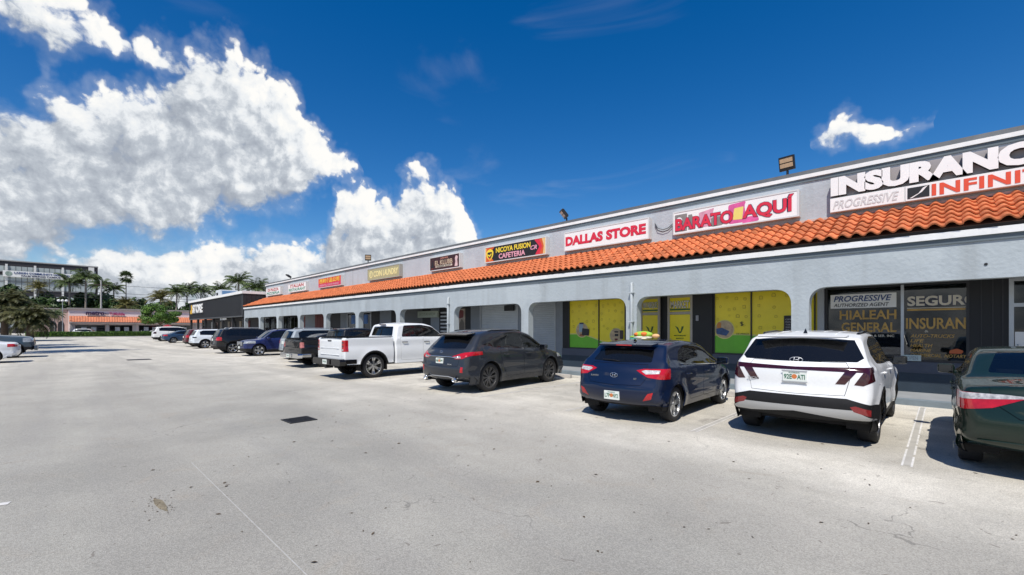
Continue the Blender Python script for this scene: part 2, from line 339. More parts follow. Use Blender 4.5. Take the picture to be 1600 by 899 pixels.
    bp = N.new('ShaderNodeBump'); bp.inputs['Strength'].default_value = 0.4; bp.inputs['Distance'].default_value = 0.004
    L.new(math_('ADD', vo.outputs['Distance'], noise(120, 3)), bp.inputs['Height']); L.new(bp.outputs[0], b.inputs['Normal'])
    return mt
MB().quad((-1500, -1200, 0), (900, -1200, 0), (900, 1200, 0), (-1500, 1200, 0)).build('ground', ground_material())['kind'] = 'structure'
# ------------------------------------------------------------------ shopping arcade
stucco = mat('grey_stucco', (0.40, 0.445, 0.47), 0.85, var=0.07, vscale=1.3, bump=0.5, bscale=12.0, spec=0.2)
stucco_up = mat('grey_stucco_parapet', (0.43, 0.465, 0.50), 0.85, var=0.07, vscale=0.9, bump=0.6, bscale=9.0, spec=0.2)
white_trim = mat('white_trim_paint', (0.78, 0.78, 0.77), 0.6, var=0.06, vscale=4, bump=0.15)
flash_grey = mat('grey_metal_flashing', (0.16, 0.17, 0.175), 0.5, metal=0.3, var=0.15, vscale=2)
navy_wall = mat('navy_wall_paint', (0.020, 0.036, 0.054), 0.7, var=0.15, vscale=2, bump=0.3)
slate_wall = mat('slate_wall_paint', (0.062, 0.072, 0.098), 0.7, var=0.12, vscale=2, bump=0.3)
alu = mat('aluminium_frame', (0.42, 0.44, 0.45), 0.4, metal=0.6, var=0.08)
dark_frame = mat('dark_bronze_frame', (0.018, 0.018, 0.02), 0.5, var=0.2)
black_panel = mat('black_panelling', (0.006, 0.0065, 0.008), 0.6, var=0.25, vscale=3)
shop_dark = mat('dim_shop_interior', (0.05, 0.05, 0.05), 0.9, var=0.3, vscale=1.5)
win_glass = glass('shop_glass', (0.62, 0.66, 0.66), 0.15)
kerb_grey = mat('kerb_paint', (0.17, 0.21, 0.235), 0.8, var=0.14, vscale=2.5, bump=0.4)
walk_mat = mat('walkway_concrete', (0.27, 0.285, 0.295), 0.85, var=0.13, vscale=2, bump=0.3)
shutter_mat = mat('shutter_grey', (0.37, 0.40, 0.42), 0.55, var=0.10, vscale=1.5)
pipe_mat = mat('downpipe_paint', (0.44, 0.48, 0.50), 0.55, var=0.06)
YW, YS, YP = 13.40, 14.75, 15.40       # front of the columns, shop fronts, parapet
XL, XR = -50.75, 16.9
PITCH, AW, A0 = 4.81, 4.42, -2.47      # arch spacing, opening, left edge of the first opening
HD = 2.73
kb = MB(); kb.box((XL, 13.12, -0.05), (XR, 13.30, 0.135), 0.012)
tag(kb.build('kerb', kerb_grey), kind='structure')
tag(MB().box((XL, 13.3005, -0.05), (XR, 15.6, 0.13)).build('sidewalk', walk_mat), kind='structure')

plaza = empty('shopping_arcade', (0, 0, 0)); tag(plaza, 'long grey stucco shopping arcade with wide arches and orange tiled eave', 'building')
wall = MB()
bays = list(range(-3, 11))
for i in bays:
    a = A0 - PITCH * i; b = a + AW
    l = a - (PITCH - AW) / 2; r = b + (PITCH - AW) / 2
    if i == 10: l = XL
    op = round_poly([(a, 0.13), (a, HD), (b, HD), (b, 0.13)], [0, 0.42, 0.42, 0], 7)
    outline = [(l, 0.13)] + op + [(r, 0.13), (r, 3.66), (l, 3.66)]
    wall.prism(outline, YW, YW + 0.30)

wall.build('arcade_wall', stucco, plaza)
MB().box((XL, YW + 0.302, 2.86), (XR, YS + 0.5, 2.98)).build('ceiling', mat('arcade_ceiling', (0.42, 0.45, 0.46), 0.85, var=0.08), plaza)
fs = MB(); fs.box((XL - 0.03, YW - 0.075, 3.622), (XR, YW + 0.30, 3.762)); fs.build('fascia', white_trim, plaza)
MB().box((XL, YW - 0.03, 3.764), (XR, YW + 0.28, 3.85)).build('eave_gap_shade', mat('painted_eave_shade', (0.04, 0.035, 0.03), 0.9), plaza)  # near-black fill paints in the shade of the gap under the tiles
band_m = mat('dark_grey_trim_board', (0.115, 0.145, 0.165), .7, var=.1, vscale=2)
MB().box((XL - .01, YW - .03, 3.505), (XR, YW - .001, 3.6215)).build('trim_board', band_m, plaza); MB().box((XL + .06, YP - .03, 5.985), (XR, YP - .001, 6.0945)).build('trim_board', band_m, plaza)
# roof deck under the tiles
TE, TT = (YW - 0.135, 3.862), (YP - 0.02, 4.80)
dk = MB(); dk.prism([(TE[0] + 0.10, TE[1] - 0.01), (TT[0], TT[1] - 0.055), (TT[0], 3.70), (TE[0] + 0.14, 3.768)], XL + 0.02, XR, 'x')
dk.build('roof_deck', mat('roof_deck', (0.12, 0.07, 0.05), 0.9), plaza)
# parapet
MB().box((XL + 0.1, YP, 2.985), (XR, YP + 0.25, 6.13)).build('parapet', stucco_up, plaza)
MB().box((XL + 0.04, YP - 0.065, 6.095), (XR, YP + 0.30, 6.20)).build('parapet_trim', white_trim, plaza)
MB().box((XL + 0.02, YP - 0.045, 6.202), (XR, YP + 0.34, 6.318)).build('parapet_cap', flash_grey, plaza)
MB().box((XL + 0.12, YP + 0.27, 0.0), (XR, 34, 5.7)).build('building_body', stucco_up, plaza)
# barrel tiles: each is a piece; those beyond the nearest three hundred are joined
tile_mat = mat('orange_clay_tile', (0.55, 0.165, 0.064), 0.75, var=0.28, vscale=2.6, bump=0.25, bscale=25, spec=0.3, coords='Object')
def tile_random():
    nt = tile_mat.node_tree; b = nt.nodes['Principled BSDF']; oi = nt.nodes.new('ShaderNodeObjectInfo'); src = b.inputs['Base Color'].links[0].from_socket
    hs = nt.nodes.new('ShaderNodeHueSaturation'); mr = nt.nodes.new('ShaderNodeMapRange'); mr.inputs[3].default_value = 0.74; mr.inputs[4].default_value = 1.20
    nt.links.new(oi.outputs['Random'], mr.inputs[0]); nt.links.new(mr.outputs[0], hs.inputs['Value']); nt.links.new(src, hs.inputs['Color']); nt.links.new(hs.outputs[0], b.inputs['Base Color'])
tile_random()
TP, TROWS = 0.268, 6
slope = Vector((0, TT[0] - TE[0], TT[1] - TE[1])); SL = slope.length; sd = slope.normalized(); nrm = Vector((0, -sd.z, sd.y))
tl = SL / TROWS
def tile_pts(j0, lift0, lift1):
    """one S shaped tile: columns across, two rows along the slope, with a lip"""
    prof = []
    for k in range(9):
        t = k / 8; x = t * (TP + 0.012)
        h = 0.068 * math.sin(math.pi * min(1, t / 0.66)) if t < 0.66 else -0.020 * math.sin(math.pi * (t - 0.66) / 0.34)
        prof.append((x, h))
    V = []; F = []
    for (s, lf) in ((0.0, lift0), (tl * 1.10, lift1)):
        for x, h in prof: V.append(Vector((x, 0, 0)) + sd * s + nrm * (h + lf))
    for x, h in prof: V.append(Vector((x, 0, 0)) + nrm * (h + lift0 - 0.034))
    for k in range(8): F.append((k, k + 1, 9 + k + 1, 9 + k)); F.append((18 + k, 18 + k + 1, k + 1, k))
    return V, F
tv, tf = tile_pts(0, 0.055, 0.006)
tm = MB().add(tv, tf).mesh('roof_tile', True); tm.set_sharp_from_angle(angle=R(50)); tm.materials.append(tile_mat)
ncol = int((XR - XL) / TP); rest = MB(); made = 0
cols = []
for c in range(ncol):
    x = XR - (c + 1) * TP
    for r in range(TROWS): cols.append((abs(x + 1.2), x, r))
cols.sort()
for d, x, r in cols:
    base = Vector((x + random.uniform(-.004, .004), TE[0], TE[1])) + sd * (tl * r + random.uniform(-.012, .012)) + nrm * random.uniform(-.004, .006)
    if -9.6 < x < 2.6 and made < 300:
        o = bpy.data.objects.new('roof_tile', tm); COL.objects.link(o); o.parent = plaza; o.location = base; o.rotation_euler = (random.uniform(-.008, .008), 0, random.uniform(-.012, .012)); made += 1
    else: rest.add([base + p for p in tv], tf)
ro = rest.build('roof_tiles', tile_mat, plaza, smooth=True); ro.data.set_sharp_from_angle(angle=R(50)); ro['kind'] = 'stuff'
MB().box((XL, YP - 0.06, 4.80), (XR, YP + 0.0, 4.865)).build('roof_flashing', mat('mortar_flashing', (0.50, 0.42, 0.38), 0.8, var=0.15), plaza)

# ---- shop fronts, from right to left along the back of the walkway
def solid(x0, x1, m, z0=0.13, z1=2.86, y=YS, name='wall_panel'):
    return MB().box((x0, y, z0), (x1, y + 0.22, z1)).build(name, m, plaza)
def shop_window(x0, x1, z0, z1, frame, mull=(), name='window', gl=win_glass, fw=0.045):
    f = MB(); f.box((x0, YS - 0.02, z0), (x1, YS + 0.06, z0 + fw)); f.box((x0, YS - 0.02, z1 - fw), (x1, YS + 0.06, z1))
    xs = [x0] + list(mull) + [x1]
    for k, x in enumerate(xs):
        a = x if k == 0 else (x - fw if k == len(xs) - 1 else x - fw / 2); f.box((a, YS - 0.021, z0 + fw), (a + fw, YS + 0.061, z1 - fw))
    o = f.build(name, frame, plaza)
    for k in range(len(xs) - 1):
        a = xs[k] + (fw if k == 0 else fw / 2); b = xs[k + 1] - (fw if k == len(xs) - 2 else fw / 2)
        MB().box((a, YS + 0.02, z0 + fw), (b, YS + 0.028, z1 - fw)).build('pane', gl, o)
    return o
def low_wall(x0, x1):
    solid(x0, x1, navy_wall, 0.13, 0.60, YS - 0.03, 'low_wall'); solid(x0, x1, slate_wall, 0.602, 0.875, YS - 0.03, 'low_wall')
# dark rooms behind the glass
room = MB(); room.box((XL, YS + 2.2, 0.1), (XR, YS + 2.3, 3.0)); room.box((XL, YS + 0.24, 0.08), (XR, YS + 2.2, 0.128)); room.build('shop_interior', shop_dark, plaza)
gold = mat('gold_lettering', (0.42, 0.25, 0.055), 0.5, var=0.25, vscale=9); cream = mat('cream_lettering', (0.55, 0.50, 0.40), 0.5, var=0.1); blue_l = mat('blue_lettering', (0.015, 0.045, 0.17), 0.4)
white_p = mat('white_print', (0.72, 0.72, 0.70), 0.5, var=0.04); black_p = mat('black_print', (0.012, 0.012, 0.014), 0.5); red_p = mat('red_print', (0.62, 0.022, 0.055), 0.45, var=0.06)
navy_p = mat('navy_outline_print', (0.02, 0.025, 0.07), 0.5)
# insurance office: two windows with blinds and gold leaf lettering
low_wall(-2.98, 1.03)
solid(-2.52, -2.36, mat('light_pilaster', (0.36, 0.38, 0.40), 0.8, var=0.06), 0.875, name='pilaster')
ow = shop_window(-2.34, 0.42, 0.88, 2.80, dark_frame, (-0.74,), fw=0.05)
MB().box((-0.775, YS - 0.03, 0.90), (-0.715, YS + 0.05, 2.78)).build('mullion', alu, ow)
bl = MB()
for k in range(60):
    z = 0.97 + k * 0.0295
    bl.add([(-2.28, YS + 0.09, z), (-0.79, YS + 0.09, z), (-0.79, YS + 0.112, z + 0.016), (-2.28, YS + 0.112, z + 0.016)], [(0, 1, 2, 3)])
    bl.add([(-0.69, YS + 0.09, z), (0.37, YS + 0.09, z), (0.37, YS + 0.112, z + 0.016), (-0.69, YS + 0.112, z + 0.016)], [(0, 1, 2, 3)])
bl.build('blind', mat('dark_blind', (0.11, 0.10, 0.09), 0.6, var=0.2), ow)
MB().box((-2.30, YS + 0.13, 0.9), (0.38, YS + 0.14, 2.78)).build('blind_backing', black_p, ow)
MB().box((-2.22, YS + 0.004, 2.23), (-0.86, YS + 0.0185, 2.60)).build('window_sign', white_p, ow)
G = YS + 0.002
lettering('PROGRESSIVE', -2.15, G, 2.405, 1.20, 0.155, blue_l, ow, 0.004, 0.02, 0.25)
lettering('AUTHORIZED AGENT', -2.15, G, 2.265, 1.15, 0.095, black_p, ow, 0.004, 0.012, 0.2)
G = YS + 0.014
lettering('HIALEAH', -2.02, G, 1.93, 1.16, 0.24, gold, ow, 0.004, 0.02); lettering('GENERAL', -1.98, G, 1.60, 1.12, 0.25, gold, ow, 0.004, 0.02)
lettering('GENERAL AUTO & SER. INC', -1.95, G, 1.475, 1.05, 0.06, cream, ow, 0.003, 0.01)
lettering('SEGUROS', -0.66, G, 2.24, 1.42, 0.25, navy_p, ow, 0.002, 0.07); lettering('SEGUROS', -0.655, G - 0.003, 2.245, 1.41, 0.24, cream, ow, 0.003, 0.035)
MB().box((-0.66, G + 0.001, 2.13), (0.36, G + 0.003, 2.17)).build('lettering', gold, ow); MB().box((-0.66, G + 0.001, 2.185), (0.36, G + 0.003, 2.20)).build('lettering', cream, ow)
lettering('INSURANCE', -0.68, G, 1.68, 1.36, 0.27, gold, ow, 0.004, 0.022)
lettering('&', -0.34, G, 1.60, 0.07, 0.05, cream, ow)
for k, (t, w) in enumerate((('AUTO-TRUCKS', 0.78), ('LIFE', 0.25), ('HEALTH', 0.40), ('MARINE', 0.38), ('COMMERCIAL  NOTARY', 0.98))):
    lettering(t, -0.60, G, 1.47 - k * 0.118, w, 0.082, gold, ow, 0.003, 0.012, 0.25)
MB().box((-0.74, YS - 0.045, 0.895), (-0.40, YS - 0.035, 1.04)).build('window_card', mat('pale_card', (0.42, 0.50, 0.48), 0.6, var=0.1), ow)
lettering('OPEN', -0.66, YS - 0.047, 0.92, 0.2, 0.09, mat('grey_print', (0.2, 0.22, 0.24), 0.6), ow, 0.002)
MB().prism(round_poly([(0.08, 1.10), (0.30, 1.10), (0.33, 1.17), (0.22, 1.22), (0.10, 1.18)], 0.03), G + 0.001, G + 0.004).build('sticker', mat('orange_sticker', (0.42, 0.09, 0.02), 0.5), ow)
solid(0.42, 1.03, black_panel, 0.875); gr = MB()
for x in (0.60, 0.78, 0.93): gr.box((x, YS - 0.012, 0.88), (x + 0.02, YS - 0.001, 2.85))
gr.build('panel_groove', dark_frame, plaza)
def door(x0, x1, frame, pane_m, name='door'):
    f = MB(); f.box((x0, YS - 0.02, 0.14), (x0 + 0.075, YS + 0.05, 2.80)); f.box((x1 - 0.075, YS - 0.02, 0.14), (x1, YS + 0.05, 2.80))
    f.box((x0 + 0.075, YS - 0.018, 2.17), (x1 - 0.075, YS + 0.048, 2.25)); f.box((x0 + 0.075, YS - 0.018, 2.735), (x1 - 0.075, YS + 0.048, 2.80)); f.box((x0 + 0.075, YS - 0.018, 0.14), (x1 - 0.075, YS + 0.048, 0.30))
    o = f.build(name, frame, plaza)
    MB().box((x0 + 0.075, YS + 0.01, 0.30), (x1 - 0.075, YS + 0.018, 2.17)).build('pane', pane_m, o)
    MB().box((x0 + 0.075, YS + 0.01, 2.25), (x1 - 0.075, YS + 0.018, 2.735)).build('transom', pane_m, o)
    MB().tube([(x0 + 0.13, YS - 0.02, 1.0), (x0 + 0.13, YS - 0.06, 1.02), (x0 + 0.13, YS - 0.06, 1.32), (x0 + 0.13, YS - 0.02, 1.34)], 0.012).build('handle', alu, o)
    return o
d0 = door(1.03, 2.02, alu, win_glass)
MB().box((1.12, YS + 0.001, 0.78), (1.92, YS + 0.008, 1.62)).build('door_poster', white_p, d0); lettering('PROGRESSIVE', 1.16, YS, 1.02, 0.72, 0.14, blue_l, d0, 0.003, 0.02, 0.25)
low_wall(2.02, 6.0); shop_window(2.02, 6.0, 0.88, 2.80, dark_frame, (4.0,)); solid(6.0, XR, slate_wall)
# market: yellow and green printed windows
yel = mat('yellow_window_film', (0.74, 0.60, 0.014), 0.35, var=0.10, vscale=1.2); grn = mat('green_window_film', (0.11, 0.40, 0.012), 0.35, var=0.12, vscale=2)
yel2 = mat('pale_yellow_band', (0.60, 0.55, 0.16), 0.4); dkgrn = mat('dark_green_print', (0.03, 0.09, 0.012), 0.4); olive = mat('olive_icon_print', (0.40, 0.31, 0.012), 0.4)
tan_disc = mat('tan_picture_print', (0.40, 0.30, 0.18), 0.4, var=0.35, vscale=7); brownp = mat('brown_picture_print', (0.30, 0.10, 0.025), 0.4, var=0.2); pink_l = mat('faded_white_lettering', (0.60, 0.56, 0.52), 0.5)
def disc(x, z, r, y, m, par, name='print', th=0.002, n=28):
    return MB().prism([(x + r * math.cos(2 * math.pi * k / n), z + r * math.sin(2 * math.pi * k / n)) for k in range(n)], y, y + th).build(name, m, par)
def icons(x0, x1, z0, z1, cnt, par, seed):
    rnd = random.Random(seed); mb = MB()
    for k in range(cnt):
        x = x0 + (x1 - x0) * ((k % 4) + 0.25 + rnd.random() * 0.5) / 4; z = z0 + (z1 - z0) * ((k // 4) + 0.25 + rnd.random() * 0.5) / max(1, math.ceil(cnt / 4)); s = rnd.uniform(0.035, 0.055)
        kind = rnd.randint(0, 4)
        if kind == 0: ring = [(math.cos(2 * math.pi * j / 12), math.sin(2 * math.pi * j / 12)) for j in range(12)]
        elif kind == 1: ring = [(-1, -1), (1, -1), (1, 0.5), (0.4, 1), (-0.4, 1), (-1, 0.5)]
        elif kind == 2: ring = [(0, -1), (1, 0), (0.4, 1), (-0.4, 1), (-1, 0)]
        elif kind == 3: ring = [((1.1 if j % 2 else 0.55) * math.sin(math.pi * j / 5), (1.1 if j % 2 else 0.55) * math.cos(math.pi * j / 5)) for j in range(10)]
        else: ring = [(-0.7, -1), (0.7, -1), (0.9, 1), (-0.9, 1)]
        n = len(ring); O = [(x + s * p, G - 0.001, z + s * q) for p, q in ring]; I = [(x + s * 0.72 * p, G - 0.001, z + s * 0.72 * q) for p, q in ring]
        mb.add(O + I, [(j, (j + 1) % n, n + (j + 1) % n, n + j) for j in range(n)])
    io = mb.build('icon_print', olive, par); io['kind'] = 'stuff'; return io
G = YS + 0.005
def film_window(xs, wave, seed, name):
    o = shop_window(xs[0], xs[-1], 0.88, 2.84, dark_frame, xs[1:-1], name, fw=0.035)
    for k in range(len(xs) - 1):
        a, b = xs[k] + 0.02, xs[k + 1] - 0.02
        MB().box((a, YS + 0.015, 0.92), (b, YS + 0.018, 2.81)).build('film', yel, o)
        N_ = 10; top = [(a + (b - a) * j / N_, wave(a + (b - a) * j / N_)) for j in range(N_ + 1)]
        MB().prism([(a, 0.92)] + [(b, 0.92)] + [(x, z + 0.045) for x, z in reversed(top)], YS + 0.011, YS + 0.014).build('film', yel2, o)
        MB().prism([(a, 0.92)] + [(b, 0.92)] + list(reversed(top)), YS + 0.007, YS + 0.010).build('film', grn, o)
        icons(a + 0.02, b - 0.02, 1.58, 2.76, 16, o, seed + k)
    return o
w1 = film_window([-11.06, -9.62, -8.46], lambda x: 1.42 + 0.08 * math.sin((x + 11.1) * 2.4) - 0.20 * (x + 11.0) / 1.6, 5, 'printed_window')
for x, z, r in ((-10.42, 1.62, 0.30), (-8.86, 1.42, 0.29)):
    disc(x, z, r, G - 0.001, yel2, w1); disc(x, z, r - 0.025, G - 0.004, tan_disc, w1)
pr = MB(); pr.box((-10.55, G - 0.009, 1.55), (-10.36, G - 0.006, 1.90)); pr.build('print', mat('pale_blue_print', (0.25, 0.34, 0.40), 0.4), w1)
MB().prism(round_poly([(-10.42, 1.42), (-10.08, 1.40), (-10.06, 1.66), (-10.40, 1.70)], 0.04), G - 0.013, G - 0.010).build('print', black_p, w1)
MB().box((-10.53, G - 0.012, 1.86), (-10.33, G - 0.010, 1.92)).build('print', navy_p, w1); MB().prism([(-10.55, 1.38), (-10.3, 1.38), (-10.38, 1.48), (-10.48, 1.48)], G - 0.012, G - 0.010).build('print', brownp, w1)
for x, z, a, b in ((-8.93, 1.56, 0.16, 0.06), (-8.92, 1.44, 0.15, 0.09), (-8.92, 1.25, 0.13, 0.12)):
    MB().prism(round_poly([(x, z - b / 2), (x + a, z - b / 2), (x + a, z + b / 2), (x, z + b / 2)], 0.02), G - 0.009, G - 0.006).build('print', black_p if z > 1.3 else mat('maroon_print', (0.10, 0.012, 0.012), 0.5), w1)
MB().box((-8.70, G - 0.009, 1.30), (-8.56, G - 0.006, 1.62)).build('print', mat('dark_brown_print', (0.045, 0.03, 0.02), 0.5), w1)
low_wall(-11.40, -8.0)
solid(-11.39, -11.06, black_panel, 0.875); solid(-8.46, -7.86, black_panel, 0.13, y=YS - 0.06)
w2 = film_window([-5.30, -4.20, -2.56], lambda x: 1.50 + 0.10 * math.sin((x + 5.0) * 1.7) - 0.16 * (x + 5.3) / 1.4, 9, 'printed_window')
disc(-4.98, 1.66, 0.30, G - 0.001, yel2, w2); disc(-4.98, 1.66, 0.275, G - 0.004, tan_disc, w2)
MB().prism(round_poly([(-5.22, 1.52), (-4.92, 1.46), (-4.82, 1.60), (-5.05, 1.72), (-5.22, 1.68)], 0.03), G - 0.008, G - 0.006).build('print', mat('deep_blue_print', (0.02, 0.06, 0.16), 0.4, var=0.4, vscale=9), w2)
MB().prism(round_poly([(-5.20, 1.70), (-5.08, 1.70), (-5.07, 1.86), (-5.14, 1.90), (-5.20, 1.84)], 0.03), G - 0.008, G - 0.006).build('print', mat('orange_print', (0.45, 0.17, 0.02), 0.4), w2)
lettering('$', -4.52, G - 0.002, 1.76, 0.10, 0.14, black_p, w2, 0.002); lettering('DE ARROZ', -4.62, G - 0.002, 1.50, 0.36, 0.05, dkgrn, w2, 0.002)
disc(-3.12, 1.55, 0.27, G - 0.001, yel2, w2); disc(-3.12, 1.55, 0.245, G - 0.004, mat('brown_disc_print', (0.19, 0.13, 0.035), 0.4, var=0.3, vscale=8), w2)
pc = MB().box((-3.33, G - 0.016, 1.42), (-3.02, G - 0.010, 2.06)).build('opening_hours_board', black_p, w2)
for k in range(7): lettering(['OPEN', 'MON 8-8', 'TUE 8-8', 'WED 8-8', 'THU 8-8', 'FRI 8-8', 'SAT 8-6'][k], -3.29, G - 0.018, 1.93 - k * 0.075, 0.22, 0.042, mat('grey_white_print', (0.4, 0.4, 0.4), 0.5), w2, 0.002)
low_wall(-5.33, -2.98)
def market_door(x0, x1, head):
    o = door(x0, x1, mat('cream_frame', (0.34, 0.31, 0.26), 0.5, var=0.1), win_glass, 'door')
    MB().box((x0 + 0.076, YS + 0.003, 0.31), (x1 - 0.076, YS + 0.007, 2.16)).build('film', yel, o)
    MB().box((x0 + 0.076, YS + 0.003, 2.26), (x1 - 0.076, YS + 0.007, 2.73)).build('film', yel, o)
    MB().box((x0 + 0.085, YS - 0.001, 2.30), (x1 - 0.085, YS + 0.002, 2.36)).build('film', dkgrn, o)
    lettering(head, x0 + 0.10, YS - 0.004, 2.37, (x1 - x0) - 0.20, 0.26, dkgrn, o, 0.002, 0.05)
    lettering(head, x0 + 0.105, YS - 0.008, 2.38, (x1 - x0) - 0.22, 0.24, pink_l, o, 0.002, 0.015)
    cx = (x0 + x1) / 2
    MB().prism([(cx - 0.17, 1.78), (cx - 0.06, 1.72), (cx - 0.01, 1.58), (cx + 0.03, 1.60), (cx + 0.06, 1.76), (cx + 0.13, 1.76), (cx + 0.10, 1.66), (cx + 0.04, 1.54), (cx - 0.03, 1.53), (cx - 0.09, 1.66)], YS - 0.004, YS + 0.001).build('emblem', dkgrn, o)
    lettering('MAYABEQUE', cx - 0.20, YS - 0.003, 1.42, 0.40, 0.05, dkgrn, o, 0.002, 0.02); lettering('MARKET', cx - 0.13, YS - 0.003, 1.33, 0.27, 0.045, dkgrn, o, 0.002, 0.02)
    return o
market_door(-7.86, -7.12, 'MAYABEQUE'); market_door(-6.84, -5.98, 'MARKET')
solid(-7.12, -6.84, black_panel, y=YS + 0.10); solid(-5.98, -5.33, black_panel, y=YS - 0.02)
MB().box((-5.86, YS - 0.05, 1.94), (-5.77, YS - 0.02, 2.12), 0.008).build('door_control', mat('grey_plastic', (0.25, 0.25, 0.27), 0.5), plaza)
solid(-2.56, -2.52, mat('yellow_edge', (0.44, 0.36, 0.02), 0.5), 0.875, name='pilaster')
def shutter(x0, x1, z1=2.8, m=shutter_mat):
    mb = MB(); z = 0.14; k = 0
    prof = []
    while z < z1:
        prof += [(z, 0.0), (z + 0.018, -0.016), (z + 0.062, -0.016), (z + 0.078, 0.0)]; z += 0.08
    V = [(x, YS + 0.05 + p[1], p[0]) for p in prof for x in (x0, x1)]
    mb.add(V, [(2 * i, 2 * i + 1, 2 * i + 3, 2 * i + 2) for i in range(len(prof) - 1)])
    o = mb.build('roller_shutter', m, plaza)
    MB().box((x0 - 0.05, YS - 0.02, 0.14), (x0, YS + 0.07, z1)).build('guide', alu, o); MB().box((x1, YS - 0.02, 0.14), (x1 + 0.05, YS + 0.07, z1)).build('guide', alu, o)
    return o
pil_g = mat('mid_grey_pilaster', (0.19, 0.21, 0.23), 0.8, var=0.08); maroon = mat('maroon_panel', (0.13, 0.022, 0.020), 0.6, var=0.2, vscale=4)
shutter(-13.10, -11.80); solid(-11.75, -11.39, pil_g)
solid(-13.95, -13.15, pil_g)
sh = shutter(-16.48, -14.0); MB().box((-14.75, YS - 0.10, 2.50), (-14.15, YS - 0.01, 2.76), 0.01).build('shutter_box', black_panel, sh)
solid(-17.25, -16.53, pil_g); solid(-17.62, -17.25, black_panel)
solid(-18.35, -17.62, shop_dark); ps = MB().box((-18.28, YS - 0.02, 0.9), (-17.68, YS - 0.002, 2.7)).build('poster', mat('tan_poster', (0.30, 0.25, 0.20), 0.6, var=0.5, vscale=3), plaza)
MB().prism(round_poly([(-18.2, 2.2), (-17.8, 2.25), (-17.78, 2.62), (-18.1, 2.66)], 0.1), YS - 0.024, YS - 0.021).build('print', maroon, ps)
MB().prism(round_poly([(-18.05, 1.2), (-17.8, 1.2), (-17.75, 2.0), (-17.95, 2.2), (-18.15, 1.9)], 0.08), YS - 0.024, YS - 0.021).build('print', mat('dark_tan_print', (0.10, 0.08, 0.06), 0.5), ps)
# further bays, darker and simpler
solid(-18.9, -18.35, pil_g)
solid(-19.9, -18.9, black_panel); sb = MB()
for k in range(9): sb.box((-19.75, YS - 0.03, 0.9 + 0.2 * k), (-19.05, YS - 0.005, 0.98 + 0.2 * k))
sb.build('rack', alu, plaza)
solid(-20.7, -19.9, pil_g); solid(-21.5, -20.7, black_panel); solid(-24.2, -21.5, mat('dull_grey_panel', (0.12, 0.125, 0.125), 0.8, var=0.1)); solid(-24.9, -24.2, black_panel)
hs_ = MB().box((-21.75, YS - 0.16, 2.30), (-19.85, YS - 0.03, 2.66), 0.01).build('shop_sign', mat('pale_green_sign', (0.33, 0.37, 0.30), 0.6, var=0.1), plaza); lettering('BOTANICA', -21.55, YS - 0.165, 2.41, 1.5, 0.15, mat('faded_green_print', (0.20, 0.24, 0.18), 0.6), hs_, 0.004)
solid(-26.3, -24.9, pil_g); solid(-27.4, -26.3, black_panel); sw_ = shop_window(-30.9, -27.4, 0.5, 2.8, alu, (-29.6, -28.5), fw=0.07)
solid(-30.9, -27.4, navy_wall, 0.13, 0.5, name='low_wall')
MB().box((-30.3, YS + 0.0, 2.0), (-27.9, YS + 0.015, 2.62)).build('banner', mat('blue_banner', (0.03, 0.11, 0.30), 0.5, var=0.3), sw_)
MB().prism([(-30.2, 1.4), (-29.9, 1.8), (-29.5, 1.6), (-29.0, 1.9), (-28.5, 1.55), (-28.0, 1.4)], YS - 0.002, YS + 0.012).build('banner', white_p, sw_)
solid(-32.0, -30.9, pil_g); solid(-33.9, -32.0, black_panel); solid(-36.6, -33.9, maroon)
gv = MB()
for k in range(9): gv.box((-36.5 + 0.3 * k, YS - 0.02, 0.2), (-36.4 + 0.3 * k, YS - 0.001, 2.8))
gv.build('panel_batten', maroon, plaza)
solid(-38.6, -36.6, pil_g); solid(-39.7, -38.6, maroon); shop_window(-43.6, -39.7, 0.5, 2.8, dark_frame, (-42.4, -41.0)); solid(-43.6, -39.7, navy_wall, 0.13, 0.5, name='low_wall')
MB().box((-41.0, YS + 0.9, 0.13), (-40.3, YS + 1.5, 1.9), 0.03).build('display_case', white_p, plaza)
solid(-44.6, -43.6, pil_g); shop_window(-49.2, -44.6, 0.5, 2.8, dark_frame, (-47.6, -46.0)); solid(-49.2, -44.6, mat('olive_wall', (0.10, 0.11, 0.07), 0.8), 0.13, 0.5, name='low_wall'); solid(XL, -49.2, pil_g)
# downpipes
for x in (-7.44, -17.29):
    p = MB(); p.tube([(x, YW + 0.06, 3.16), (x, YW - 0.03, 3.17), (x, YW - 0.065, 3.12), (x, YW - 0.065, 0.16)], 0.052, 10)
    o = p.build('downpipe', pipe_mat, plaza, smooth=True)
    for z in (0.9, 1.9, 2.86): MB().box((x - 0.085, YW - 0.125, z), (x + 0.085, YW - 0.0005, z + 0.035)).build('pipe_bracket', pipe_mat, o)
MB().tube([(0.62, YW - 0.012, 3.02), (0.62, YW + 0.01, 3.02)], 0.028, 10).build('vent_hole', black_p, plaza)
cb = MB(); cb.tube([(-7.62, YP - 0.02, 5.55), (-7.5, YP - 0.04, 5.35), (-7.3, YP - 0.04, 5.26), (-7.1, YP - 0.04, 5.30), (-6.9, YP - 0.03, 5.45)], 0.013, 6); cb.tube([(-7.62, YP - 0.02, 5.45), (-7.5, YP - 0.05, 5.26), (-7.3, YP - 0.05, 5.19), (-7.1, YP - 0.05, 5.22), (-6.9, YP - 0.03, 5.36)], 0.011, 6)
cb.build('sign_conduit', mat('dark_conduit', (0.05, 0.05, 0.055), 0.6), plaza, smooth=True)

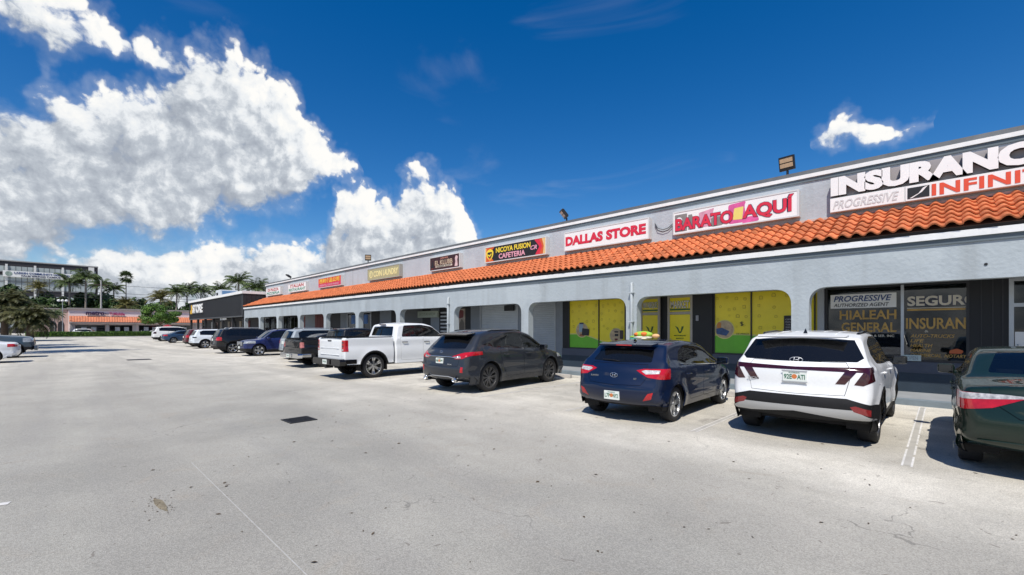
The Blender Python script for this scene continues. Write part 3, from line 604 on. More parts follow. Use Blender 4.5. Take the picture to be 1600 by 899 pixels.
# ---- signs on the parapet
YF = 15.17
cabinet = mat('sign_cabinet_white', (0.60, 0.62, 0.62), 0.5, var=0.06); face_w = mat('sign_face_white', (0.80, 0.80, 0.79), 0.35, var=0.03, vscale=1.0)
def sign(x0, x1, label, face=None, z0=4.97, z1=5.77, cab=cabinet, b=0.045):
    s = empty('shop_sign', ((x0 + x1) / 2, YF, z0)); tag(s, label, 'sign', 'signs above the tiled eave')
    cx = (x0 + x1) / 2; w = x1 - x0; h = z1 - z0
    m_ = MB(); m_.box((-w / 2, 0.012, 0), (w / 2, YP - YF - 0.002, h), 0.012); m_.build('cabinet', cab, s)
    r_ = MB()
    for a, c in (((-w / 2 - 0.003, 0), (w / 2 + 0.003, b)), ((-w / 2 - 0.003, h - b), (w / 2 + 0.003, h)), ((-w / 2 - 0.003, b), (-w / 2 + b, h - b)), ((w / 2 - b, b), (w / 2 + 0.003, h - b))): r_.box((a[0], -0.012, a[1]), (c[0], 0.014, c[1]))
    r_.build('frame', cab, s)
    fc = MB().box((-w / 2 + b, 0.0, b), (w / 2 - b, 0.0115, h - b)).build('face', face or face_w, s)
    return s, w, h
def put(s, txt, x, z, w, h, m, bold=0.0, shear=0.0, y=-0.001, ext=0.004, space=1.0):
    return lettering(txt, x, y, z, w, h, m, s, ext, bold, shear, space=space)
# insurance sign: channel letters on a raceway with two panels
s = empty('shop_sign', (0.6, YF, 4.93)); tag(s, 'large sign with white block letters INSURANCE over white panels', 'sign', 'signs above the tiled eave')
L0, L1 = -2.30, 2.1
MB().box((L0 - 0.6 + 0.02, 0.16, 0.30), (L1 - 0.6, YP - YF - 0.003, 0.98)).build('backing_panel', mat('pinkish_grey_panel', (0.36, 0.33, 0.33), 0.7, var=0.08), s)
MB().box((L0 - 0.6, 0.02, 0.0), (L1 - 0.6, 0.15, 0.40), 0.008).build('raceway', cabinet, s)
me_ = text_mesh('INSURANCE', 4.12, 0.52, 0.12, 0.065, 0, 'channel_letters', 0.98)
o = link('channel_letters', me_, [black_p], s); o.location = (L0 - 0.6 + 0.02, 0.12, 0.45)
lettering('INSURANCE', L0 - 0.6 + 0.02, -0.002, 0.45, 4.12, 0.52, face_w, s, 0.006, 0.065, 0, 'letter_faces', 0.98)
MB().box((L0 - 0.6 + 0.01, 0.004, 0.015), (-0.735 - 0.6, 0.0185, 0.385)).build('face', face_w, s); MB().box((-0.71 - 0.6, 0.004, 0.015), (L1 - 0.61, 0.0185, 0.385)).build('face', face_w, s)
put(s, 'PROGRESSIVE', L0 - 0.6 + 0.07, 0.08, 1.40, 0.235, mat('faded_grey_lettering', (0.56, 0.56, 0.56), 0.5), 0.02, 0.3)
MB().box((-0.67 - 0.6, -0.004, 0.06), (-0.26 - 0.6, 0.0035, 0.335)).build('emblem', black_p, s)
MB().prism([(-0.63 - 0.6, 0.07), (-0.58 - 0.6, 0.07), (-0.40 - 0.6, 0.19), (-0.29 - 0.6, 0.33), (-0.38 - 0.6, 0.29), (-0.46 - 0.6, 0.17)], -0.008, -0.0045).build('emblem', face_w, s)
put(s, 'INFINITY', -0.22 - 0.6, 0.055, 2.16, 0.285, mat('orange_red_lettering', (0.66, 0.075, 0.03), 0.45), 0.03, 0, space=1.05)
# red letters on white, appliances printed behind
s, w, h = sign(-6.84, -3.04, 'white sign with red letters over printed pink and grey shapes')
gp = mat('grey_brown_print', (0.22, 0.20, 0.19), 0.5, var=0.2, vscale=6); pk = mat('pink_print', (0.62, 0.10, 0.30), 0.5, var=0.25, vscale=3); pk2 = mat('pale_pink_print', (0.62, 0.30, 0.40), 0.5, var=0.2, vscale=5)
def shape(par, pts, m, y, r=0.03): return MB().prism(round_poly(pts, r), y, y + 0.002).build('print', m, par)
shape(s, [(-1.83, 0.08), (-1.40, 0.08), (-1.40, 0.68), (-1.83, 0.68)], gp, -0.003); shape(s, [(-1.78, 0.42), (-1.66, 0.36), (-1.55, 0.46), (-1.62, 0.58), (-1.74, 0.58)], face_w, -0.006, 0.05)
shape(s, [(-1.36, 0.10), (-1.22, 0.10), (-1.22, 0.62), (-1.36, 0.62)], gp, -0.003); shape(s, [(-1.0, 0.12), (-0.66, 0.12), (-0.50, 0.70), (-1.0, 0.62)], pk2, -0.003); shape(s, [(-0.6, 0.08), (-0.20, 0.10), (-0.24, 0.40), (-0.6, 0.40)], gp, -0.003, 0.08)
shape(s, [(-0.05, 0.08), (0.50, 0.08), (0.42, 0.60), (0.48, 0.74), (-0.06, 0.70)], pk, -0.003, 0.08); shape(s, [(0.08, 0.20), (0.36, 0.18), (0.40, 0.58), (0.12, 0.56)], mat('yellow_print', (0.74, 0.62, 0.16), 0.5), -0.006); shape(s, [(0.35, 0.04), (0.85, 0.06), (0.8, 0.24), (0.4, 0.22)], pk, -0.0045, 0.06)
put(s, 'BARATO', -1.82, 0.105, 1.92, 0.44, navy_p, 0.06, y=-0.008, ext=0.003); put(s, 'BARATO', -1.81, 0.115, 1.90, 0.42, red_p, 0.035, y=-0.0115)
put(s, 'AQU\u00cd', 0.36, 0.105, 1.42, 0.60, navy_p, 0.06, y=-0.008, ext=0.003); put(s, 'AQU\u00cd', 0.37, 0.115, 1.40, 0.58, red_p, 0.035, y=-0.0115)
# red DALLAS STORE
s, w, h = sign(-11.63, -7.74, 'plain white sign with two red words and no picture')
put(s, 'DALLAS', -1.87, 0.20, 1.85, 0.40, mat('dark_red_outline', (0.33, 0.012, 0.03), 0.5), 0.06, ext=0.003); put(s, 'DALLAS', -1.86, 0.205, 1.83, 0.39, red_p, 0.05, y=-0.0045)
put(s, 'STORE', 0.12, 0.20, 1.70, 0.40, MATS['dark_red_outline'], 0.06, ext=0.003); put(s, 'STORE', 0.13, 0.205, 1.68, 0.39, red_p, 0.05, y=-0.0045)
# black cafeteria sign
s, w, h = sign(-16.65, -12.62, 'black sign with yellow and pink lettering and red ends', black_p)
yl = mat('bright_yellow_print', (0.80, 0.62, 0.045), 0.45, var=0.05); or_ = mat('flame_orange_print', (0.62, 0.10, 0.02), 0.45, var=0.2); cr_ = mat('cream_edge_print', (0.72, 0.50, 0.22), 0.5)
shape(s, [(-1.97, 0.05), (-1.35, 0.05), (-1.72, 0.40), (-1.30, 0.75), (-1.97, 0.75)], or_, -0.003, 0.06); shape(s, [(1.35, 0.05), (1.97, 0.05), (1.97, 0.75), (1.30, 0.75), (1.62, 0.40)], red_p, -0.003, 0.08)
shape(s, [(1.62, 0.05), (1.97, 0.05), (1.97, 0.75), (1.60, 0.75), (1.78, 0.40)], or_, -0.005, 0.05); shape(s, [(1.82, 0.05), (1.97, 0.05), (1.97, 0.75), (1.76, 0.75), (1.88, 0.40)], cr_, -0.007, 0.03); shape(s, [(-1.97, 0.05), (-1.92, 0.05), (-1.89, 0.75), (-1.97, 0.75)], cr_, -0.005, 0.0)
shape(s, [(-1.88, 0.30), (-1.62, 0.07), (-1.40, 0.30), (-1.37, 0.56), (-1.62, 0.70), (-1.90, 0.56)], yl, -0.006, 0.12); shape(s, [(-1.80, 0.34), (-1.63, 0.14), (-1.48, 0.34), (-1.46, 0.52), (-1.82, 0.52)], black_p, -0.009, 0.08)
shape(s, [(-1.80, 0.44), (-1.66, 0.36), (-1.52, 0.46), (-1.50, 0.40), (-1.64, 0.28), (-1.78, 0.36)], yl, -0.012, 0.03); shape(s, [(-1.70, 0.17), (-1.58, 0.17), (-1.58, 0.25), (-1.70, 0.25)], red_p, -0.012, 0.02)
put(s, 'NICOYA FUSION', -1.20, 0.43, 2.28, 0.25, yl, 0.03, y=-0.002); put(s, 'CAFETERIA', -1.0, 0.12, 1.75, 0.25, mat('pink_lettering', (0.70, 0.34, 0.42), 0.5), 0.03, y=-0.002); put(s, 'CR', 1.08, 0.30, 0.40, 0.20, pk2, 0.03, 0.3, y=-0.009)
# barber
s, w, h = sign(-21.38, -18.64, 'dark maroon sign with cream lettering on a brown ground', mat('dark_maroon_print', (0.045, 0.012, 0.014), 0.4, var=0.5, vscale=2.5))
put(s, 'JAKES', -0.35, 0.60, 0.7, 0.10, mat('salmon_print', (0.55, 0.25, 0.18), 0.5), 0.02); put(s, 'EL KLUBB', -0.86, 0.30, 1.60, 0.26, mat('tan_lettering', (0.50, 0.40, 0.28), 0.5), 0.02, ext=0.003)
MB().box((-0.80, -0.004, 0.17), (0.72, -0.0005, 0.27)).build('print', cream, s); put(s, 'BARBER SHOP', -0.7, 0.185, 1.3, 0.07, black_p, 0.01, y=-0.0045)
shape(s, [(0.92, 0.10), (1.20, 0.10), (1.15, 0.45), (1.22, 0.60), (1.05, 0.70), (0.95, 0.55), (1.0, 0.35)], mat('pale_pink_figure', (0.60, 0.45, 0.45), 0.5, var=0.2), -0.004, 0.05); shape(s, [(-1.28, 0.10), (-0.95, 0.10), (-1.0, 0.35), (-1.08, 0.62), (-1.18, 0.35)], black_p, -0.004, 0.03)
shape(s, [(-1.22, 0.08), (-1.0, 0.08), (-1.0, 0.18), (-1.22, 0.18)], maroon, -0.007, 0.03)
# laundry
s, w, h = sign(-28.71, -24.60, 'faded yellow sign lettered COIN LAUNDRY', mat('faded_olive_face', (0.38, 0.36, 0.20), 0.5, var=0.06), cab=mat('grey_cabinet', (0.34, 0.35, 0.32), 0.6))
lem = mat('pale_lemon_lettering', (0.78, 0.70, 0.32), 0.5); put(s, 'COIN', -1.22, 0.20, 1.08, 0.40, lem, 0.03); put(s, 'LAUNDRY', 0.02, 0.20, 1.85, 0.40, lem, 0.03)
disc(-1.58, 0.40, 0.24, -0.003, lem, s); disc(-1.58, 0.40, 0.17, -0.006, MATS['faded_olive_face'], s); shape(s, [(-1.63, 0.27), (-1.53, 0.27), (-1.53, 0.53), (-1.63, 0.53)], lem, -0.009, 0.02)
# red sign with yellow characters
s, w, h = sign(-36.98, -32.76, 'red sign with six large yellow characters', mat('sign_red_face', (0.62, 0.045, 0.03), 0.45, var=0.08))
put(s, '\u897f\u5229\u98df\u54c1\u516c\u53f8', -1.85, 0.36, 3.6, 0.36, yl, 0.015); MB().box((-2.05, -0.0015, 0.05), (2.05, 0.0, 0.33)).build('print', mat('crimson_band', (0.55, 0.03, 0.09), 0.5), s); put(s, 'ORIENTAL FOOD MARKET', -1.85, 0.11, 3.6, 0.16, pk2, 0.02, y=-0.002)
# restaurant pair
dred = mat('brick_red_lettering', (0.42, 0.05, 0.05), 0.5); dgrn = mat('sea_green_lettering', (0.045, 0.26, 0.17), 0.5)
s, w, h = sign(-43.73, -39.51, 'white sign lettered ITALIAN in red and RESTAURANT in green'); put(s, 'ITALIAN', -1.55, 0.42, 3.1, 0.28, dred, 0.03); put(s, 'RESTAURANT', -1.95, 0.10, 3.9, 0.25, dgrn, 0.03)
s, w, h = sign(-49.92, -45.75, 'white sign lettered PIZZERIA in green at the far end'); put(s, 'DI PIAZZA', -1.55, 0.42, 3.1, 0.27, dred, 0.03); put(s, 'PIZZERIA', -1.85, 0.10, 3.7, 0.25, dgrn, 0.03)

# ---- floodlights on the parapet
def flood(x, yaw, tilt, label, s=1.0):
    o = empty('floodlight', (x, YP + 0.12, 6.318), yaw); tag(o, label, 'floodlight', 'floodlights on the parapet')
    bk = mat('floodlight_housing', (0.022, 0.022, 0.024), 0.45, metal=0.4, var=0.15)
    p = MB(); p.tube([(0, 0, 0), (0, 0, 0.16)], 0.035, 8); p.box((-0.06, -0.06, 0), (0.06, 0.06, 0.02)); p.build('bracket', bk, o)
    h_ = empty('t') ; bpy.data.objects.remove(h_)
    M_ = Matrix.Translation((0, 0, 0.17)) @ Matrix.Rotation(tilt, 4, 'X')
    def bx(a, b_, nm, m_, bev=0.0):
        q = MB().box(a, b_, bev); q.v = [tuple(M_ @ (Vector(v) * s)) for v in q.v]; return q.build(nm, m_, o)
    bx((-0.21, -0.05, 0.0), (0.21, 0.05, 0.42), 'housing', bk, 0.012)
    for k in range(2): bx((-0.175, -0.058, 0.09 + k * 0.15), (0.175, -0.0505, 0.21 + k * 0.15), 'lens', mat('led_lens', (0.50, 0.36, 0.22), 0.3, var=0.15, vscale=20))
    fn = MB()
    for k in range(7): fn.box((-0.18 + k * 0.058, 0.05, 0.03), (-0.17 + k * 0.058, 0.085, 0.39))
    fn.v = [tuple(M_ @ (Vector(v) * s)) for v in fn.v]; fn.build('fins', bk, o)
flood(-3.41, R(-8), R(12), 'dark twin lens floodlight on the parapet between the two nearest signs')
flood(-11.76, R(-40), R(38), 'dark floodlight tilted upward above the plain red lettered sign')
flood(-29.3, R(60), R(10), 'dark floodlight seen side on beside the faded yellow sign')
flood(-44.2, R(-50), R(55), 'small dark floodlight tilted far back at the far end of the parapet')

# rain streaks and patched paint on the stucco
def weather(m_):
    nt = m_.node_tree; b = nt.nodes['Principled BSDF']; src = b.inputs['Base Color'].links[0].from_socket; L = nt.links
    tc = nt.nodes.new('ShaderNodeTexCoord'); mp = nt.nodes.new('ShaderNodeMapping'); mp.inputs['Scale'].default_value = (2.6, 2.6, .16); L.new(tc.outputs['Object'], mp.inputs[0])
    t = nt.nodes.new('ShaderNodeTexNoise'); t.inputs['Scale'].default_value = 1.0; t.inputs['Detail'].default_value = 4; L.new(mp.outputs[0], t.inputs['Vector'])
    r_ = nt.nodes.new('ShaderNodeMapRange'); L.new(t.outputs['Fac'], r_.inputs[0]); r_.inputs[1].default_value = .52; r_.inputs[2].default_value = .74; r_.inputs[4].default_value = .42
    mx = nt.nodes.new('ShaderNodeMix'); mx.data_type = 'RGBA'; L.new(r_.outputs[0], mx.inputs[0]); L.new(src, mx.inputs[6]); mx.inputs[7].default_value = (.27, .29, .295, 1)
    t2 = nt.nodes.new('ShaderNodeTexNoise'); t2.inputs['Scale'].default_value = .55; t2.inputs['Detail'].default_value = 3; L.new(tc.outputs['Object'], t2.inputs['Vector'])
    r2 = nt.nodes.new('ShaderNodeMapRange'); L.new(t2.outputs['Fac'], r2.inputs[0]); r2.inputs[1].default_value = .60; r2.inputs[2].default_value = .64; r2.inputs[4].default_value = .30
    m2 = nt.nodes.new('ShaderNodeMix'); m2.data_type = 'RGBA'; L.new(r2.outputs[0], m2.inputs[0]); L.new(mx.outputs[2], m2.inputs[6]); m2.inputs[7].default_value = (.52, .57, .59, 1); L.new(m2.outputs[2], b.inputs['Base Color'])
weather(stucco); weather(stucco_up)
# ------------------------------------------------------------------ vehicles
def paint(name, col, metal=0.0, rough=0.35):
    return mat('paint_' + name, col, 0.5, metal=metal * 0.25, var=0.03, vscale=30, coat=0.8, spec=0.2)
tyre_m = mat('tyre_rubber', (0.016, 0.016, 0.017), 0.8, var=0.25, vscale=8, bump=0.2, bscale=60)
plastic_m = mat('black_trim_plastic', (0.011, 0.011, 0.012), 0.6, var=0.15, vscale=12, spec=0.25)
gloss_blk = mat('gloss_black_trim', (0.008, 0.008, 0.009), 0.08, spec=0.5)
under_m = mat('underbody', (0.010, 0.010, 0.011), 0.9, var=0.2)
gap_m = mat('shut_line', (0.006, 0.006, 0.007), 0.9)
chrome = mat('chrome', (0.66, 0.67, 0.68), 0.10, metal=1.0)
alloy = mat('alloy_rim', (0.50, 0.51, 0.52), 0.28, metal=0.9, var=0.05)
alloy_dk = mat('dark_alloy_rim', (0.13, 0.13, 0.135), 0.3, metal=0.7, var=0.1)
silver_tr = mat('silver_trim', (0.50, 0.51, 0.52), 0.35, metal=0.6)
red_lens = mat('red_lamp_lens', (0.42, 0.008, 0.014), 0.08, var=0.25, vscale=14, coat=0.6)
dkred_lens = mat('dark_red_lamp_lens', (0.036, 0.004, 0.007), 0.06, var=0.3, vscale=14, coat=0.6)
clear_lens = mat('clear_lamp_lens', (0.46, 0.45, 0.45), 0.08, var=0.5, vscale=18, coat=0.8)
head_lens = mat('headlamp_lens', (0.30, 0.32, 0.34), 0.06, var=0.45, vscale=12, coat=0.8)
car_glass = glass('tinted_car_glass', (0.10, 0.11, 0.115), 0.5)
car_glass_l = glass('light_car_glass', (0.52, 0.60, 0.58), 0.10)
seat_m = mat('dark_upholstery', (0.03, 0.03, 0.032), 0.8, var=0.1)
disc_m = mat('brake_disc', (0.12, 0.115, 0.11), 0.5, metal=0.7)
plate_m = mat('plate_white', (0.68, 0.72, 0.68), 0.4, var=0.05, vscale=20)
plate_g = mat('plate_green_print', (0.02, 0.13, 0.07), 0.5)
refl_lens = mat('dull_red_reflector', (0.22, 0.020, 0.022), 0.15, var=0.2, vscale=20, coat=0.4)
def sst(x): x = np.clip(x, 0, 1); return x * x * (3 - 2 * x)
class Car:
    def __init__(s, name, label, L, W, belt=(1.1, 1.0), step=(0.6, 3.5), sh=0.035, tumble=0.32, wheels=(0.93, 3.68, 0.36), flare=0.022, pr=0.10, pf=0.12, sill=0.24, hip=0.0, group='parked vehicles', cat='car'):
        s.L, s.W, s.belt, s.step, s.sh, s.tumble, s.wh, s.flare, s.pr, s.pf, s.sill, s.hip = L, W, belt, step, sh, tumble, wheels, flare, pr, pf, sill, hip
        s.root = empty(name); tag(s.root, label, cat, group); s.sheets = []
    def wf(s, l, z):
        L, W = s.L, s.W; lr, lf, Rw = s.wh
        w = W * (1 - s.pr * np.clip((0.75 - l) / 0.75, 0, 1) ** 2 - s.pf * np.clip((l - (L - 0.95)) / 0.95, 0, 1) ** 2)
        w = w - 0.055 * np.clip((0.56 - z) / 0.34, 0, 1) ** 2 - 0.016 * np.exp(-((z - 0.60) / 0.09) ** 2) - 0.035 * np.clip((z - 0.82) / 0.28, 0, 1) ** 2
        zb = s.belt[0] + (s.belt[1] - s.belt[0]) * l / L
        rg = sst((l - s.step[0] + 0.35) / 0.35) * (1 - sst((l - s.step[1]) / 0.35))
        w = w - s.sh * sst((z - zb + 0.01) / 0.05) * rg - s.tumble * np.clip(z - zb, 0, 1) - 0.10 * np.clip(z - zb - 0.2, 0, 1) ** 2
        for c in (lr, lf):
            d = np.hypot(l - c, z - Rw)
            w = w + s.flare * np.exp(-((d - Rw - 0.07) / 0.10) ** 2) * (z < Rw + 0.7)
        if s.hip: w = w + s.hip * np.exp(-((l - lr) / 0.6) ** 2) * np.exp(-((z - zb + 0.08) / 0.10) ** 2)
        return w
    def sheet(s, keys, ds=0.05, rng=None, sill=None, ends=0.28, sig=0.05, ns=15):
        """skin of one body section: an outline seen from the side, rounded over to flanks that follow wf"""
        sill = sill or s.sill; K = np.array(keys, float); l0, l1 = rng or (0, s.L)
        seg = np.hypot(*np.diff(K[:, :2], axis=0).T); cum = np.concatenate([[0], np.cumsum(seg)]); n = int(cum[-1] / 0.012)
        t = np.linspace(0, cum[-1], n); P = np.stack([np.interp(t, cum, K[:, j]) for j in range(4)], 1)
        def gs(A, sg):
            k = max(1, int(3 * sg / 0.012)); g = np.exp(-0.5 * (np.arange(-k, k + 1) * 0.012 / sg) ** 2); g /= g.sum()
            pad = np.concatenate([2 * A[:1] - A[k:0:-1], A, 2 * A[-1:] - A[-2:-k - 2:-1]]) if len(A) > k + 1 else A
            return np.stack([np.convolve(pad[:, j], g, 'valid') for j in range(A.shape[1])], 1)
        Q = gs(P, sig); T = np.gradient(gs(P[:, :2], 0.10), axis=0); T /= np.linalg.norm(T, axis=1)[:, None] + 1e-9
        idx = np.linspace(0, n - 1, max(20, int(cum[-1] / ds))).astype(int); Q, T = Q[idx], T[idx]
        inn = np.stack([T[:, 1], -T[:, 0]], 1)
        P2, cr, rad = Q[:, :2], Q[:, 2], np.maximum(0.02, Q[:, 3])
        side = P2 + inn * (cr + rad)[:, None]; Wt = s.wf(side[:, 0], side[:, 1])
        rows = []
        for q in (0, .2, .4, .6, .78, .92):
            y = (Wt - rad) * q; rows.append((y, P2 + inn * (cr * (y / Wt) ** 2)[:, None]))
        for ph in np.radians([0, 15, 30, 45, 60, 75, 90]):
            y = Wt - rad + rad * math.sin(ph); rows.append((y, P2 + inn * (cr * (y / Wt) ** 2 + rad * (1 - math.cos(ph)))[:, None]))
        Ml = l0 + ends + (np.clip(P2[:, 0], l0, l1) - l0) / (l1 - l0) * (l1 - l0 - 2 * ends); M = np.stack([Ml, np.full_like(Ml, sill)], 1)
        for u in (np.arange(1, ns + 1) / ns):
            p = side * (1 - u) + M * u; rows.append((s.wf(p[:, 0], p[:, 1]), p))
        nr = len(rows); nt = len(idx); bm = bmesh.new(); lay = bm.faces.layers.int.new('tag')
        V = [[bm.verts.new((float(rows[j][0][i]), float(rows[j][1][i, 0]), float(rows[j][1][i, 1]))) for j in range(nr)] for i in range(nt)]
        for i in range(nt - 1):
            for j in range(nr - 1):
                try: bm.faces.new((V[i][j], V[i][j + 1], V[i + 1][j + 1], V[i + 1][j]))
                except ValueError: pass
        bm.normal_update()
        s.sheets.append(bm); s.bm = bm; s.names = {'body': 0}; s.lay = lay
        s.bvh = BVHTree.FromBMesh(bm); return s
    def cut(s, name, poly, proj='side', lo=None, hi=None, within=('body',), zlo=None, xlo=None):
        """marks the piece of skin inside a convex outline as a part of its own"""
        bm, lay = s.bm, s.lay; A = {'side': (1, 2), 'rear': (0, 2), 'top': (0, 1)}[proj]; W_ = {s.names[k] for k in within if k in s.names}
        tid = s.names.setdefault(name, len(s.names)); poly = [Vector(p) for p in poly]
        ar = sum(poly[i - 1].x * poly[i].y - poly[i].x * poly[i - 1].y for i in range(len(poly)))
        if ar < 0: poly = poly[::-1]
        planes = []
        for i in range(len(poly)):
            a, b = poly[i], poly[(i + 1) % len(poly)]; e = b - a
            if e.length < 1e-5: continue
            co = [0, 0, 0]; no = [0, 0, 0]; co[A[0]], co[A[1]] = a; no[A[0]], no[A[1]] = e.y / e.length, -e.x / e.length; planes.append((Vector(co), Vector(no)))
        if lo is not None: planes.append((Vector((0, lo, 0)), Vector((0, -1, 0))))
        if hi is not None: planes.append((Vector((0, hi, 0)), Vector((0, 1, 0))))
        if zlo is not None: planes.append((Vector((0, 0, zlo)), Vector((0, 0, -1))))
        if xlo is not None: planes.append((Vector((xlo, 0, 0)), Vector((-1, 0, 0))))
        mn = [min(p[k] for p in poly) for k in (0, 1)]; mx = [max(p[k] for p in poly) for k in (0, 1)]
        fs_ = []
        for f in bm.faces:
            if f[lay] not in W_: continue
            a = [v.co[A[0]] for v in f.verts]; b = [v.co[A[1]] for v in f.verts]
            if max(a) < mn[0] or min(a) > mx[0] or max(b) < mn[1] or min(b) > mx[1]: continue
            if hi is not None or lo is not None:
                y = [v.co.y for v in f.verts]
                if (hi is not None and min(y) > hi) or (lo is not None and max(y) < lo): continue
            fs_.append(f)
        for co, no in planes:
            if not fs_: break
            ds_ = [[(v.co - co).dot(no) for v in f.verts] for f in fs_]
            cutme = [f for f, d in zip(fs_, ds_) if min(d) < -1e-5 and max(d) > 1e-5]; keep = [f for f, d in zip(fs_, ds_) if max(d) <= 1e-5]
            if cutme:
                geom = list({e for f in cutme for e in f.edges}) + list({v for f in cutme for v in f.verts}) + cutme
                r = bmesh.ops.bisect_plane(bm, geom=geom, dist=1e-6, plane_co=co, plane_no=no)
                keep += [f for f in r['geom'] if isinstance(f, bmesh.types.BMFace) and (f.calc_center_median() - co).dot(no) < 0 and f[lay] in W_]
            fs_ = list(dict.fromkeys(keep))
        for f in fs_: f[lay] = tid
        return s
    def lined(s, name, poly, proj='side', w=0.007, gap='gap', **k):
        """a panel with a dark shut line round it"""
        P = [Vector(p) for p in poly]; c = sum(P, Vector((0, 0))) / len(P)
        ar = sum(P[i - 1].x * P[i].y - P[i].x * P[i - 1].y for i in range(len(P)))
        if ar < 0: P = P[::-1]
        inner = []
        for i in range(len(P)):
            a, b, d = P[i - 1], P[i], P[(i + 1) % len(P)]; e1 = (b - a).normalized(); e2 = (d - b).normalized()
            n1 = Vector((-e1.y, e1.x)); n2 = Vector((-e2.y, e2.x)); m_ = (n1 + n2); q = m_.length
            inner.append(b + (m_ / q) * (w / max(0.3, q / 2)) if q > 1e-3 else b)
        s.cut('~' + name, P, proj, **k)
        kk = dict(k); kk['within'] = ('~' + name,); s.cut(name, inner, proj, **kk)
        t0, t1 = s.names['~' + name], s.names.setdefault(gap, len(s.names))
        for f in s.bm.faces:
            if f[s.lay] == t0: f[s.lay] = t1
        return s
    def part(s, pname, tags_, m, off=0.0, skirt=0.012, pair=False, parent=None, dy=None):
        bm, lay = s.bm, s.lay; ids = {s.names[t] for t in tags_ if t in s.names}
        fs_ = [f for f in bm.faces if f[lay] in ids]; out = []
        if not fs_: return None
        def mk(sg, both):
            idx = {}; V = []; Nn = []; F = []
            def vid(v, sgn):
                k = (v.index, sgn if v.co.x > 1e-5 else 0)
                if k not in idx:
                    nv = v.normal.copy()
                    if v.co.x < 1e-5: nv.x = 0; nv.normalize()
                    p = v.co + nv * off; idx[k] = len(V); V.append((p.x * sgn if v.co.x > 1e-5 else 0.0, p.y - s.L / 2, p.z)); Nn.append((nv.x * sgn, nv.y, nv.z))
                return idx[k]
            ecount = {}
            for f in fs_:
                for e in f.edges: ecount[e] = ecount.get(e, 0) + 1
            for sgn in ((1, -1) if both else (sg,)):
                for f in fs_:
                    ii = [vid(v, sgn) for v in f.verts]; F.append(tuple(ii if sgn > 0 else reversed(ii)))
                if skirt:
                    for f in fs_:
                        fc = f.calc_center_median()
                        for lp in f.loops:
                            e = lp.edge
                            if ecount[e] != 1: continue
                            a, b = lp.vert, lp.link_loop_next.vert
                            if a.co.x < 1e-5 and b.co.x < 1e-5: continue
                            ed = (b.co - a.co)
                            if ed.length < 1e-7: continue
                            on = ed.normalized().cross(f.normal).normalized(); q = []
                            for v in (a, b):
                                for dd in (off, off - skirt):
                                    p = v.co + v.normal * dd; V.append((p.x * sgn, p.y - s.L / 2, p.z)); Nn.append((on.x * sgn, on.y, on.z)); q.append(len(V) - 1)
                            F.append((q[0], q[1], q[3], q[2]) if sgn > 0 else (q[0], q[2], q[3], q[1]))
            me = bpy.data.meshes.new(pname); me.from_pydata(V, [], F); me.polygons.foreach_set('use_smooth', [True] * len(F)); me.update()
            me.normals_split_custom_set_from_vertices(Nn)
            out.append(link(pname, me, m, parent or s.root))
        bm.verts.index_update()
        if pair: mk(1, False); mk(-1, False)
        else: mk(1, True)
        return out if pair else out[0]
    def hit(s, x, z, front=False):
        o = Vector((x, 20 if front else -20, z)); d = Vector((0, -1 if front else 1, 0)); r = s.bvh.ray_cast(o, d); return r[0], r[1]
    def hit_side(s, l, z):
        r = s.bvh.ray_cast(Vector((20, l, z)), Vector((-1, 0, 0))); return r[0], r[1]
    def arches(s, trim=0.0, ra=0.055, m=None, n=26):
        lr, lf, Rw = s.wh
        for c, at_ in ((lr, 'arch_trim_r'), (lf, 'arch_trim_f')):
            circ = lambda r: [(c + r * math.cos(2 * math.pi * k / n), Rw + r * math.sin(2 * math.pi * k / n)) for k in range(n)]
            if trim: s.cut(at_, circ(Rw + ra + trim), within=('body', 'sill'))
            s.cut('arch_hole', circ(Rw + ra), within=('body', 'arch_trim_r', 'arch_trim_f', 'sill', 'lower', 'skid'))
    def wheels(s, style, wid=0.235, rim=None, inset=0.02, detail=True):
        lr, lf, Rw = s.wh; tw = wid; rr = Rw * 0.72 if detail else Rw * 0.70
        cache = s.__class__.__dict__.get('_wc', {}); key = (style, Rw, wid, detail)
        if key not in WHEELS:
            t = MB(); nn = 36 if detail else 22
            t.lathe([(rr * 0.98, -tw * 0.42), (rr * 1.02, -tw * 0.47), (Rw * 0.90, -tw * 0.50), (Rw * 0.975, -tw * 0.44), (Rw, -tw * 0.32), (Rw, tw * 0.32), (Rw * 0.975, tw * 0.44), (Rw * 0.90, tw * 0.50), (rr * 1.02, tw * 0.47), (rr * 0.98, tw * 0.42)], (0, 0, 0), 'x', nn)
            tm_ = t.mesh('wheel', True)
            r_ = MB(); o_ = tw * 0.40
            r_.lathe([(rr * 0.985, -o_), (rr * 1.0, o_ + 0.012), (rr * 0.95, o_ + 0.014), (rr * 0.92, o_ - 0.02), (rr * 0.90, -o_)], (0, 0, 0), 'x', nn)
            r_.lathe([(0.0001, o_ - 0.012), (rr * 0.16, o_ - 0.014), (rr * 0.19, o_ - 0.03), (rr * 0.19, o_ - 0.07)], (0, 0, 0), 'x', 18)
            cnt, wsp, fork = style
